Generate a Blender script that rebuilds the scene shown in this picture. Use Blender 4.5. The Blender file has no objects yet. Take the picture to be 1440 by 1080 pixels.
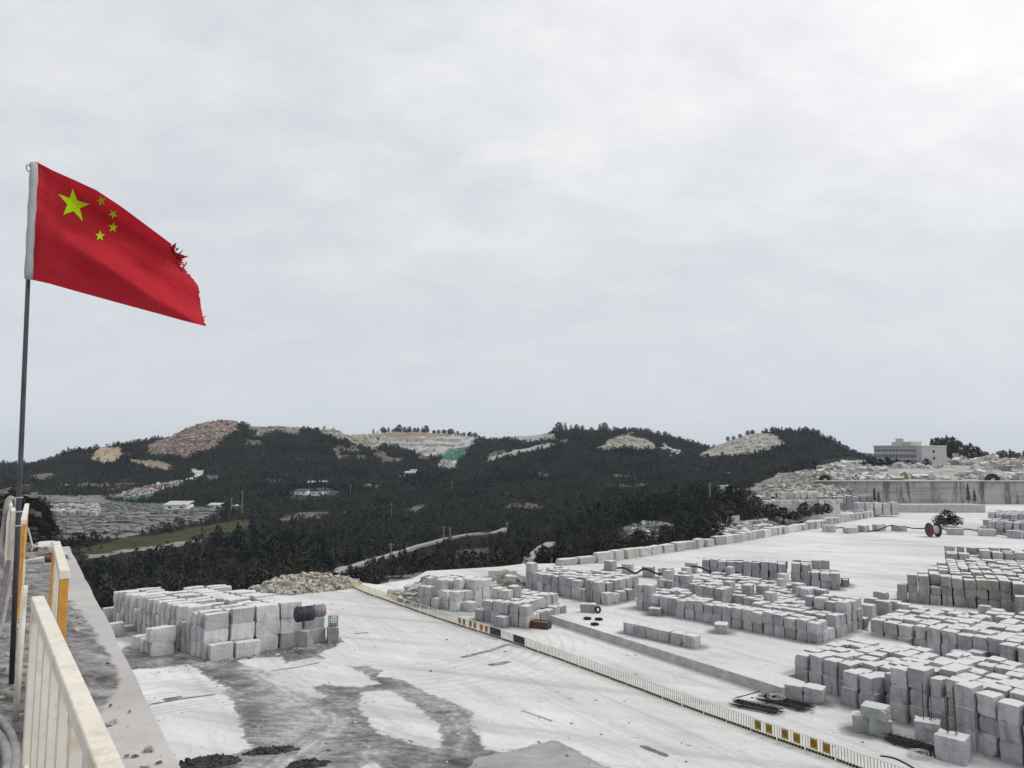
import bpy, bmesh, math, random
import numpy as np
from mathutils import Vector, Matrix
from mathutils.bvhtree import BVHTree

random.seed(7)
rng = np.random.default_rng(7)
scene = bpy.context.scene
COL = scene.collection
PI = math.pi

# ------------------------------------------------------------------ camera
H = 22.6            # camera height above the stock yard (metres)
F = 1028.0          # focal length in 1440-px units
PITCH = math.atan(100.0 / F)
CP, SP = math.cos(PITCH), math.sin(PITCH)
cam_data = bpy.data.cameras.new("camera")
cam_data.sensor_width = 36.0
cam_data.lens = 36.0 * F / 1440.0
cam_data.clip_start = 0.1
cam_data.clip_end = 20000
cam = bpy.data.objects.new("camera", cam_data)
cam.location = (0, 0, H)
cam.rotation_euler = (PI / 2 + PITCH, 0, 0)
COL.objects.link(cam)
scene.camera = cam


def ray(px, py):
    u = (px - 720.0) / F
    v = -(py - 540.0) / F
    return u, CP - v * SP, SP + v * CP


def G(px, py, z=0.0):
    """measured position of a photo feature on the level z"""
    u, y, w = ray(px, py)
    t = (z - H) / w
    return Vector((u * t, y * t, z))


def PY(px, py, Y):
    """measured position of a photo feature at distance Y"""
    u, y, w = ray(px, py)
    t = Y / y
    return Vector((u * t, Y, H + w * t))


def proj(x, y, z):
    dz = z - H
    fy = CP * y + SP * dz
    uy = -SP * y + CP * dz
    return 720 + F * x / fy, 540 - F * uy / fy


# ------------------------------------------------------------------ tagging
def tag(o, label=None, cat=None, group=None, kind=None):
    if label:
        o["label"] = label
    if cat:
        o["category"] = cat
    if group:
        o["group"] = group
    if kind:
        o["kind"] = kind
    return o


def link(name, me, mat=None, parent=None):
    o = bpy.data.objects.new(name, me)
    COL.objects.link(o)
    if mat is not None:
        for m in (mat if isinstance(mat, (list, tuple)) else [mat]):
            me.materials.append(m)
    if parent is not None:
        o.parent = parent
    return o


def empty(name, loc=(0, 0, 0), rz=0.0, label=None, cat=None, group=None):
    o = bpy.data.objects.new(name, None)
    o.empty_display_size = 0.2
    COL.objects.link(o)
    o.location = loc
    o.rotation_euler = (0, 0, rz)
    return tag(o, label, cat, group)


def children(o):
    return [c for c in KIDS.get(o.name, [])]


def copy_tree(root, loc, rz, label=None, group=None, scale=None):
    r = root.copy()
    COL.objects.link(r)
    r.location = loc
    r.rotation_euler = (0, 0, rz)
    if scale is not None:
        r.scale = scale
    if label:
        r["label"] = label
    if group:
        r["group"] = group
    for ch in list(root.children):
        c = ch.copy()
        COL.objects.link(c)
        c.parent = r
        for g in list(ch.children):
            d = g.copy()
            COL.objects.link(d)
            d.parent = c
    return r


ORD = ("zeroth first second third fourth fifth sixth seventh eighth ninth tenth eleventh twelfth thirteenth "
       "fourteenth fifteenth sixteenth seventeenth eighteenth nineteenth twentieth").split()
TENS = {2: "twenty", 3: "thirty", 4: "forty", 5: "fifty", 6: "sixty"}


def nth(n):
    if n <= 20:
        return ORD[n]
    t, u = divmod(n, 10)
    if u == 0:
        return TENS[t][:-1] + "ieth"
    return TENS[t] + "-" + ORD[u]


# ------------------------------------------------------------------ mesh builder
class MB:
    def __init__(self):
        self.v, self.f, self.m = [], [], []

    def add(self, vs, fs, mi=0):
        b = len(self.v)
        self.v += [tuple(p) for p in vs]
        self.f += [tuple(i + b for i in q) for q in fs]
        self.m += [mi] * len(fs)
        return self

    def box(self, c, s, rz=0.0, mi=0, mat=None):
        hx, hy, hz = s[0] / 2, s[1] / 2, s[2] / 2
        cr, sr = math.cos(rz), math.sin(rz)
        vs = []
        for z in (-hz, hz):
            for x, y in ((-hx, -hy), (hx, -hy), (hx, hy), (-hx, hy)):
                p = Vector((x * cr - y * sr, x * sr + y * cr, z))
                if mat is not None:
                    p = mat @ Vector((x, y, z))
                vs.append((c[0] + p.x, c[1] + p.y, c[2] + p.z))
        return self.add(vs, [(3, 2, 1, 0), (4, 5, 6, 7), (0, 1, 5, 4), (1, 2, 6, 5), (2, 3, 7, 6), (3, 0, 4, 7)], mi)

    def bevbox(self, c, s, b=0.01, mi=0):
        """box with chamfered edges, axis aligned"""
        bm = bmesh.new()
        bmesh.ops.create_cube(bm, size=1.0)
        bmesh.ops.scale(bm, vec=s, verts=bm.verts)
        bmesh.ops.bevel(bm, geom=list(bm.edges), offset=b, segments=1, affect='EDGES')
        bmesh.ops.translate(bm, vec=c, verts=bm.verts)
        bm.verts.index_update()
        self.add([v.co[:] for v in bm.verts], [[v.index for v in f.verts] for f in bm.faces], mi)
        bm.free()
        return self

    def tube(self, pts, r, n=8, mi=0, caps=True):
        pts = [Vector(p) for p in pts]
        rr = r if isinstance(r, (list, tuple)) else [r] * len(pts)
        base = len(self.v)
        up = None
        for k, p in enumerate(pts):
            a = pts[max(k - 1, 0)]
            b = pts[min(k + 1, len(pts) - 1)]
            d = (b - a).normalized()
            if up is None:
                up = d.orthogonal().normalized()
            up = (up - d * up.dot(d)).normalized()
            s = d.cross(up)
            for i in range(n):
                t = 2 * PI * i / n
                self.v.append(tuple(p + (up * math.cos(t) + s * math.sin(t)) * rr[k]))
        for k in range(len(pts) - 1):
            for i in range(n):
                j = (i + 1) % n
                self.f.append((base + k * n + i, base + k * n + j, base + (k + 1) * n + j, base + (k + 1) * n + i))
                self.m.append(mi)
        if caps:
            self.f.append(tuple(base + i for i in range(n))[::-1])
            self.f.append(tuple(base + (len(pts) - 1) * n + i for i in range(n)))
            self.m += [mi, mi]
        return self

    def build(self, name, mat, parent=None, smooth=False):
        me = bpy.data.meshes.new(name)
        me.from_pydata(self.v, [], self.f)
        o = link(name, me, mat, parent)
        for p, mi in zip(me.polygons, self.m):
            p.material_index = mi
            p.use_smooth = smooth
        me.update()
        return o


def mesh_np(name, V, Fq, mat, smooth=False, attrs=None, parent=None):
    """quick mesh from arrays, all faces with the same corner count"""
    V = np.asarray(V, dtype=np.float32)
    Fq = np.asarray(Fq, dtype=np.int32)
    me = bpy.data.meshes.new(name)
    nf, k = Fq.shape
    me.vertices.add(len(V))
    me.vertices.foreach_set("co", V.ravel())
    me.loops.add(nf * k)
    me.loops.foreach_set("vertex_index", Fq.ravel())
    me.polygons.add(nf)
    me.polygons.foreach_set("loop_start", np.arange(0, nf * k, k, dtype=np.int32))
    me.polygons.foreach_set("use_smooth", np.full(nf, smooth, dtype=bool))
    for an, (ty, arr) in (attrs or {}).items():
        a = me.attributes.new(an, ty, 'POINT')
        a.data.foreach_set({'FLOAT_COLOR': "color", 'FLOAT_VECTOR': "vector"}.get(ty, "value"), np.asarray(arr, dtype=np.float32).ravel())
    me.update(calc_edges=True)
    me.validate()
    return link(name, me, mat, parent)


# ------------------------------------------------------------------ noise
_perm = rng.random((257, 257))
_perm[256] = _perm[0]
_perm[:, 256] = _perm[:, 0]


def vnoise(x, y):
    x = np.asarray(x, dtype=float)
    y = np.asarray(y, dtype=float)
    xi, yi = np.floor(x).astype(int), np.floor(y).astype(int)
    fx, fy = x - xi, y - yi
    fx, fy = fx * fx * (3 - 2 * fx), fy * fy * (3 - 2 * fy)
    a, b = xi % 256, yi % 256
    return (_perm[a, b] * (1 - fx) * (1 - fy) + _perm[a + 1, b] * fx * (1 - fy)
            + _perm[a, b + 1] * (1 - fx) * fy + _perm[a + 1, b + 1] * fx * fy)


def fbm(x, y, octv=4):
    s, amp, tot = 0.0, 1.0, 0.0
    for o in range(octv):
        s = s + amp * (vnoise(x * 2 ** o + 17.3 * o, y * 2 ** o + 5.1 * o) - 0.5)
        tot += amp
        amp *= 0.5
    return s / tot


def in_poly(px, py, poly):
    px = np.asarray(px)
    py = np.asarray(py)
    c = np.zeros(px.shape, dtype=bool)
    n = len(poly)
    for i in range(n):
        x1, y1 = poly[i]
        x2, y2 = poly[(i + 1) % n]
        if y1 == y2:
            continue
        t = ((y1 > py) != (y2 > py)) & (px < (x2 - x1) * (py - y1) / (y2 - y1) + x1)
        c ^= t
    return c


def poly_dist(px, py, poly, closed=True):
    d = np.full(np.asarray(px).shape, 1e9)
    n = len(poly)
    for i in range(n if closed else n - 1):
        x1, y1 = poly[i]
        x2, y2 = poly[(i + 1) % n]
        dx, dy = x2 - x1, y2 - y1
        L = dx * dx + dy * dy + 1e-9
        t = np.clip(((px - x1) * dx + (py - y1) * dy) / L, 0, 1)
        d = np.minimum(d, np.hypot(px - x1 - t * dx, py - y1 - t * dy))
    return d


# ------------------------------------------------------------------ materials
def new_mat(name):
    m = bpy.data.materials.new(name)
    m.use_nodes = True
    nt = m.node_tree
    nt.nodes.clear()
    out = nt.nodes.new("ShaderNodeOutputMaterial")
    bs = nt.nodes.new("ShaderNodeBsdfPrincipled")
    nt.links.new(bs.outputs[0], out.inputs[0])
    return m, nt, bs


def N(nt, typ, **kw):
    n = nt.nodes.new(typ)
    for k, v in kw.items():
        if k.startswith("i_"):
            n.inputs[int(k[2:]) if k[2:].isdigit() else k[2:]].default_value = v
        else:
            setattr(n, k, v)
    return n


def math_n(nt, op, a, b=None, clamp=False):
    n = nt.nodes.new("ShaderNodeMath")
    n.operation = op
    n.use_clamp = clamp
    for i, x in enumerate((a, b)):
        if x is None:
            continue
        if isinstance(x, (int, float)):
            n.inputs[i].default_value = x
        else:
            nt.links.new(x, n.inputs[i])
    return n.outputs[0]


def mixc(nt, fac, a, b, mode='MIX'):
    n = nt.nodes.new("ShaderNodeMix")
    n.data_type = 'RGBA'
    n.blend_type = mode
    for sock, x in ((n.inputs[0], fac), (n.inputs[6], a), (n.inputs[7], b)):
        if isinstance(x, (int, float)):
            sock.default_value = x
        elif isinstance(x, (tuple, list)):
            sock.default_value = (*x[:3], 1)
        else:
            nt.links.new(x, sock)
    return n.outputs[2]


def ramp(nt, src, stops):
    n = nt.nodes.new("ShaderNodeValToRGB")
    e = n.color_ramp.elements
    while len(e) > 1:
        e.remove(e[-1])
    e[0].position = stops[0][0]
    e[0].color = (*stops[0][1], 1) if isinstance(stops[0][1], (tuple, list)) else (stops[0][1],) * 3 + (1,)
    for p, c in stops[1:]:
        q = e.new(p)
        q.color = (*c, 1) if isinstance(c, (tuple, list)) else (c,) * 3 + (1,)
    nt.links.new(src, n.inputs[0])
    return n.outputs[0]


def noise(nt, vec, scale, detail=4, rough=0.6):
    n = N(nt, "ShaderNodeTexNoise")
    n.inputs["Scale"].default_value = scale
    n.inputs["Detail"].default_value = detail
    n.inputs["Roughness"].default_value = rough
    if vec is not None:
        nt.links.new(vec, n.inputs["Vector"])
    return n.outputs[0]


def coords(nt, kind="Object", scale=None, rot=None):
    t = N(nt, "ShaderNodeTexCoord")
    o = t.outputs[kind]
    if scale or rot:
        mp = N(nt, "ShaderNodeMapping")
        if scale:
            mp.inputs["Scale"].default_value = scale
        if rot:
            mp.inputs["Rotation"].default_value = rot
        nt.links.new(o, mp.inputs[0])
        o = mp.outputs[0]
    return o


def world_pos(nt, scale=None, rot=None):
    g = N(nt, "ShaderNodeNewGeometry")
    o = g.outputs["Position"]
    for key, val in (("Rotation", rot), ("Scale", scale)):      # turn first, then stretch
        if val:
            mp = N(nt, "ShaderNodeMapping")
            mp.inputs[key].default_value = val
            nt.links.new(o, mp.inputs[0])
            o = mp.outputs[0]
    return o


def bump(nt, bs, h, strength=0.3, dist=0.05):
    b = N(nt, "ShaderNodeBump")
    b.inputs["Strength"].default_value = strength
    b.inputs["Distance"].default_value = dist
    nt.links.new(h, b.inputs["Height"])
    nt.links.new(b.outputs[0], bs.inputs["Normal"])


def simple(name, col, rough=0.6, metal=0.0, var=0.25, scale=8.0, coord="Object", spec=0.3, bmp=0.0, dirt=None):
    m, nt, bs = new_mat(name)
    v = coords(nt, coord)
    n1 = noise(nt, v, scale, 5, 0.65)
    dark = tuple(c * (1 - var) for c in col)
    lite = tuple(min(1, c * (1 + var * 0.6)) for c in col)
    c = ramp(nt, n1, [(0.3, dark), (0.7, lite)])
    if dirt:
        n2 = noise(nt, v, scale * 2.7, 6, 0.7)
        f = ramp(nt, n2, [(0.52, 0.0), (0.68, 1.0)])
        c = mixc(nt, f, c, dirt)
    nt.links.new(c, bs.inputs["Base Color"])
    bs.inputs["Roughness"].default_value = rough
    bs.inputs["Metallic"].default_value = metal
    bs.inputs["Specular IOR Level"].default_value = spec
    if bmp:
        bump(nt, bs, noise(nt, v, scale * 4, 5, 0.7), bmp, 0.02)
    return m


def granite(name, c_dark, c_mid, c_lite, stain=0.5, dust=0.85, dust_light=(0.66, 0.66, 0.65)):  # dust: stone dust plus painted top light on level faces
    m, nt, bs = new_mat(name)
    p = world_pos(nt)
    oi = N(nt, "ShaderNodeObjectInfo")
    at = N(nt, "ShaderNodeAttribute", attribute_name="tint")
    r = math_n(nt, 'FRACT', math_n(nt, 'ADD', oi.outputs["Random"], at.outputs["Fac"]))
    c = ramp(nt, r, [(0.0, c_dark), (0.5, c_mid), (1.0, c_lite)])
    n1 = noise(nt, p, 0.8, 5, 0.65)
    c = mixc(nt, 1.0, c, ramp(nt, n1, [(0.25, 0.72), (0.5, 1.0), (0.8, 1.16)]), 'MULTIPLY')
    n2 = noise(nt, p, 9.0, 4, 0.75)
    c = mixc(nt, 1.0, c, ramp(nt, n2, [(0.3, 0.78), (0.5, 1.0), (0.75, 1.18)]), 'MULTIPLY')
    # rows of drill-hole grooves left by splitting, on some blocks only
    lc = N(nt, "ShaderNodeAttribute", attribute_name="loc")
    ls = N(nt, "ShaderNodeSeparateXYZ")
    nt.links.new(lc.outputs["Vector"], ls.inputs[0])
    gv = math_n(nt, 'ADD', math_n(nt, 'COSINE', math_n(nt, 'MULTIPLY', ls.outputs[0], 44.0)), math_n(nt, 'COSINE', math_n(nt, 'MULTIPLY', ls.outputs[1], 39.0)))
    gm = math_n(nt, 'GREATER_THAN', math_n(nt, 'FRACT', math_n(nt, 'MULTIPLY', r, 7.31)), 0.5)
    gfac = math_n(nt, 'MULTIPLY', gm, ramp(nt, noise(nt, p, 1.1, 3), [(0.38, 0.0), (0.6, 0.75)]))
    c = mixc(nt, gfac, c, mixc(nt, 1.0, c, ramp(nt, math_n(nt, 'MULTIPLY', math_n(nt, 'ADD', gv, 2.0), 0.25), [(0.1, 0.66), (0.4, 1.0), (1.0, 1.08)]), 'MULTIPLY'))
    # faint warm or cool cast and iron stains from block to block
    hu = math_n(nt, 'FRACT', math_n(nt, 'MULTIPLY', r, 13.7))
    c = mixc(nt, 1.0, c, ramp(nt, hu, [(0.0, (0.98, 0.99, 1.025)), (0.7, (1.0, 1.0, 1.0)), (0.9, (1.03, 1.0, 0.965)), (1.0, (1.03, 0.99, 0.985))]), 'MULTIPLY')
    fe = ramp(nt, noise(nt, p, 0.55, 6, 0.7), [(0.62, 0.0), (0.74, 0.3)])
    c = mixc(nt, fe, c, tuple(k * w for k, w in zip(c_dark, (0.95, 0.78, 0.62))))
    # rain streaks and grime running down the sawn faces
    ps = world_pos(nt, scale=(1.8, 1.8, 0.22))
    n3 = noise(nt, ps, 1.0, 4, 0.7)
    c = mixc(nt, math_n(nt, 'MULTIPLY', ramp(nt, n3, [(0.5, 0.0), (0.68, 1.0)]), stain), c, tuple(0.5 * k for k in c_dark))
    if dust:
        # level faces: stone dust, whitened to put the top light into the colour
        gn = N(nt, "ShaderNodeNewGeometry")
        sz = N(nt, "ShaderNodeSeparateXYZ")
        nt.links.new(gn.outputs["True Normal"], sz.inputs[0])
        lvl = ramp(nt, math_n(nt, 'ADD', sz.outputs[2], math_n(nt, 'MULTIPLY', math_n(nt, 'SUBTRACT', n1, 0.5), 0.35)), [(0.72, 0.0), (0.92, dust)])
        c = mixc(nt, lvl, c, mixc(nt, n2, tuple(0.86 * k for k in dust_light), tuple(1.06 * k for k in dust_light)))
    nt.links.new(c, bs.inputs["Base Color"])
    bs.inputs["Roughness"].default_value = 0.85
    bs.inputs["Specular IOR Level"].default_value = 0.2
    h = math_n(nt, 'ADD', math_n(nt, 'MULTIPLY', n2, 0.5), noise(nt, p, 3.0, 5, 0.7))
    h = math_n(nt, 'ADD', h, math_n(nt, 'MULTIPLY', math_n(nt, 'MULTIPLY', gv, gfac), 0.12))
    bump(nt, bs, h, 0.6, 0.12)
    return m


M = {}
M['granite'] = granite("grey_granite", (0.27, 0.272, 0.282), (0.36, 0.362, 0.372), (0.45, 0.452, 0.458))
M['granite_warm'] = granite("weathered_granite", (0.23, 0.225, 0.20), (0.30, 0.295, 0.27), (0.37, 0.365, 0.34))
M['granite_mauve'] = granite("mauve_granite", (0.24, 0.23, 0.245), (0.31, 0.298, 0.315), (0.38, 0.368, 0.385))
M['granite_pale'] = granite("pale_granite", (0.37, 0.375, 0.375), (0.485, 0.49, 0.485), (0.60, 0.605, 0.60), 0.35)
M['granite_green'] = granite("greenish_granite", (0.29, 0.31, 0.28), (0.35, 0.37, 0.33), (0.42, 0.44, 0.40), 0.2, 0.6)
M['rubble'] = granite("rubble_stone", (0.20, 0.195, 0.18), (0.34, 0.33, 0.315), (0.50, 0.49, 0.46), 0.2, 0.4)
M['rubble_red'] = granite("reddish_rubble", (0.13, 0.095, 0.08), (0.22, 0.165, 0.14), (0.33, 0.28, 0.25), 0.2, 0)
M['rubble_tan'] = granite("tan_rubble", (0.22, 0.185, 0.14), (0.33, 0.29, 0.23), (0.48, 0.44, 0.37), 0.2, 0.25)
M['slab_dark'] = granite("dull_slab_stone", (0.09, 0.09, 0.093), (0.14, 0.14, 0.142), (0.2, 0.2, 0.2), 0.4, 0.5, (0.27, 0.27, 0.265))
M['mud_stone'] = granite("black_mud", (0.03, 0.03, 0.03), (0.05, 0.05, 0.048), (0.085, 0.083, 0.08), 0.2, 0)
M['concrete'] = simple("concrete", (0.42, 0.42, 0.41), 0.85, 0, 0.25, 0.6, spec=0.2, bmp=0.2, dirt=(0.27, 0.27, 0.27))
M['road'] = simple("road_concrete", (0.30, 0.30, 0.29), 0.9, 0, 0.3, 0.2, spec=0.1)
M['concrete_pale'] = simple("pale_concrete", (0.52, 0.52, 0.5), 0.85, 0, 0.2, 0.9, spec=0.2, bmp=0.2)
M['white_paint'] = simple("white_painted_steel", (0.68, 0.64, 0.56), 0.55, 0, 0.16, 3.0, dirt=(0.55, 0.48, 0.37), bmp=0.05)
M['cream_paint'] = simple("cream_painted_steel", (0.72, 0.66, 0.40), 0.55, 0, 0.2, 3.0)
M['fence_cream'] = simple("fence_cream_paint", (0.68, 0.66, 0.57), 0.55, 0, 0.2, 2.0, dirt=(0.5, 0.42, 0.28))
M['bar_shade'] = simple("shaded_cream_bars", (0.17, 0.165, 0.14), 0.6, 0, 0.3, 3.0)  # cream bars with their shade put into the paint colour
M['orange_paint'] = simple("orange_painted_steel", (0.58, 0.28, 0.05), 0.55, 0, 0.3, 5.0, dirt=(0.42, 0.30, 0.17), bmp=0.1)
M['black_paint'] = simple("black_paint", (0.012, 0.012, 0.014), 0.6, 0, 0.3, 3.0)
M['yellow_paint'] = simple("yellow_paint", (0.55, 0.42, 0.08), 0.55, 0, 0.25, 3.0)
M['ochre_plate'] = simple("ochre_sign_plate", (0.30, 0.19, 0.03), 0.6, 0, 0.35, 2.0)
M['orange_plate'] = simple("orange_sign_plate", (0.34, 0.20, 0.08), 0.6, 0, 0.3, 2.0)
M['red_ink'] = simple("red_brown_ink", (0.16, 0.028, 0.018), 0.6, 0, 0.2, 2.0)
M['green_ink'] = simple("dark_green_ink", (0.02, 0.09, 0.03), 0.6, 0, 0.2, 2.0)
M['grey_ink'] = simple("faded_white_ink", (0.22, 0.22, 0.22), 0.6, 0, 0.4, 3.0)
M['rust'] = simple("rusty_steel", (0.085, 0.05, 0.036), 0.85, 0.0, 0.5, 5.0, bmp=0.3)
M['rust_dark'] = simple("dark_rebar", (0.042, 0.032, 0.03), 0.8, 0.0, 0.5, 4.0, bmp=0.3)
M['rust_red'] = simple("red_rust", (0.13, 0.055, 0.04), 0.85, 0, 0.4, 1.5, bmp=0.2)
M['steel'] = simple("dull_steel", (0.10, 0.10, 0.115), 0.45, 0.6, 0.3, 6.0)
M['steel_light'] = simple("galvanised_steel", (0.42, 0.42, 0.42), 0.45, 0.4, 0.2, 10.0)
M['rubber'] = simple("black_rubber", (0.014, 0.014, 0.015), 0.75, 0, 0.3, 5.0)
M['drum_black'] = simple("dark_drum_steel", (0.035, 0.032, 0.045), 0.55, 0.2, 0.4, 2.0)
M['drum_mauve'] = simple("faded_mauve_drum", (0.22, 0.19, 0.25), 0.6, 0, 0.3, 2.0)
M['hose_grey'] = simple("grey_hose", (0.27, 0.265, 0.265), 0.6, 0, 0.3, 8.0)
M['hose_white'] = simple("pale_rope", (0.5, 0.48, 0.45), 0.8, 0, 0.25, 8.0)
M['hose_mauve'] = simple("mauve_hose", (0.13, 0.10, 0.12), 0.6, 0, 0.3, 8.0)
M['green_wire'] = simple("green_wire", (0.05, 0.16, 0.13), 0.6, 0, 0.3, 5.0)
M['wood'] = simple("old_timber", (0.19, 0.13, 0.075), 0.85, 0, 0.4, 2.0, bmp=0.3)
M['wall_white'] = simple("white_render", (0.74, 0.74, 0.72), 0.8, 0, 0.15, 0.5)
M['band_grey'] = simple("weathered_grey_render", (0.46, 0.46, 0.455), 0.85, 0, 0.25, 0.25)
M['wall_pink'] = simple("pinkish_render", (0.42, 0.395, 0.405), 0.8, 0, 0.15, 0.3)
M['wall_grey'] = simple("grey_render", (0.33, 0.325, 0.335), 0.8, 0, 0.2, 0.3)
M['roof_white'] = simple("white_sheet_roof", (0.45, 0.455, 0.47), 0.5, 0, 0.12, 0.6)
M['roof_dark'] = simple("dark_tile_roof", (0.06, 0.055, 0.06), 0.7, 0, 0.3, 0.6)
M['glass'] = simple("dark_window_glass", (0.03, 0.035, 0.045), 0.15, 0, 0.3, 0.5, spec=0.5)
M['bark'] = simple("bark", (0.06, 0.05, 0.04), 0.9, 0, 0.4, 5.0)
M['pole'] = simple("utility_pole_concrete", (0.30, 0.30, 0.30), 0.8, 0, 0.2, 1.0)
M['excavator_yellow'] = simple("excavator_paint", (0.16, 0.13, 0.05), 0.6, 0, 0.3, 1.0)
M['sleeve'] = simple("grey_canvas_sleeve", (0.36, 0.38, 0.38), 0.9, 0, 0.15, 9.0, bmp=0.2)


def cloth_mat(name, col, col2, rough=0.75, trans=0.15):
    m, nt, bs = new_mat(name)
    v = coords(nt)
    c = ramp(nt, noise(nt, v, 3.0, 4, 0.6), [(0.3, col2), (0.7, col)])
    nt.links.new(c, bs.inputs["Base Color"])
    bs.inputs["Roughness"].default_value = rough
    bs.inputs["Specular IOR Level"].default_value = 0.15
    # thin cloth lets some daylight through
    tr = N(nt, "ShaderNodeBsdfTranslucent")
    nt.links.new(c, tr.inputs[0])
    mx = N(nt, "ShaderNodeMixShader")
    mx.inputs[0].default_value = trans
    nt.links.new(bs.outputs[0], mx.inputs[1])
    nt.links.new(tr.outputs[0], mx.inputs[2])
    out = [n for n in nt.nodes if n.type == 'OUTPUT_MATERIAL'][0]
    nt.links.new(mx.outputs[0], out.inputs[0])
    mpz = N(nt, "ShaderNodeMapping")
    mpz.inputs["Rotation"].default_value = (0, math.radians(-38), 0)
    nt.links.new(v, mpz.inputs[0])
    mps = N(nt, "ShaderNodeMapping")
    mps.inputs["Scale"].default_value = (2.2, 5, 9)
    nt.links.new(mpz.outputs[0], mps.inputs[0])
    cr = noise(nt, mps.outputs[0], 1.0, 4, 0.55)
    bump(nt, bs, math_n(nt, 'ADD', math_n(nt, 'MULTIPLY', cr, 1.0), math_n(nt, 'MULTIPLY', noise(nt, v, 300.0, 2, 0.5), 0.02)), 0.9, 0.05)
    return m


M['flag_red'] = cloth_mat("red_flag_cloth", (0.50, 0.022, 0.035), (0.40, 0.018, 0.03), 0.7, 0.3)
M['flag_star'] = cloth_mat("yellow_green_star_print", (0.58, 0.95, 0.012), (0.54, 0.90, 0.012), 0.6, 0.2)


def leaf_mat(name, c1, c2, c3):
    m, nt, bs = new_mat(name)
    oi = N(nt, "ShaderNodeObjectInfo")
    at = N(nt, "ShaderNodeAttribute", attribute_name="tint")
    r = math_n(nt, 'FRACT', math_n(nt, 'ADD', math_n(nt, 'MULTIPLY', oi.outputs["Random"], 0.4), at.outputs["Fac"]))
    c = ramp(nt, r, [(0.0, c1), (0.55, c2), (1.0, c3)])
    nt.links.new(c, bs.inputs["Base Color"])
    bs.inputs["Roughness"].default_value = 0.9
    bs.inputs["Specular IOR Level"].default_value = 0.05
    return m


M['leaf'] = leaf_mat("dark_pine_foliage", (0.009, 0.012, 0.013), (0.021, 0.027, 0.025), (0.065, 0.066, 0.052))
M['leaf_brown'] = leaf_mat("dry_shrub_foliage", (0.03, 0.022, 0.02), (0.05, 0.04, 0.034), (0.075, 0.06, 0.05))


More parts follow.
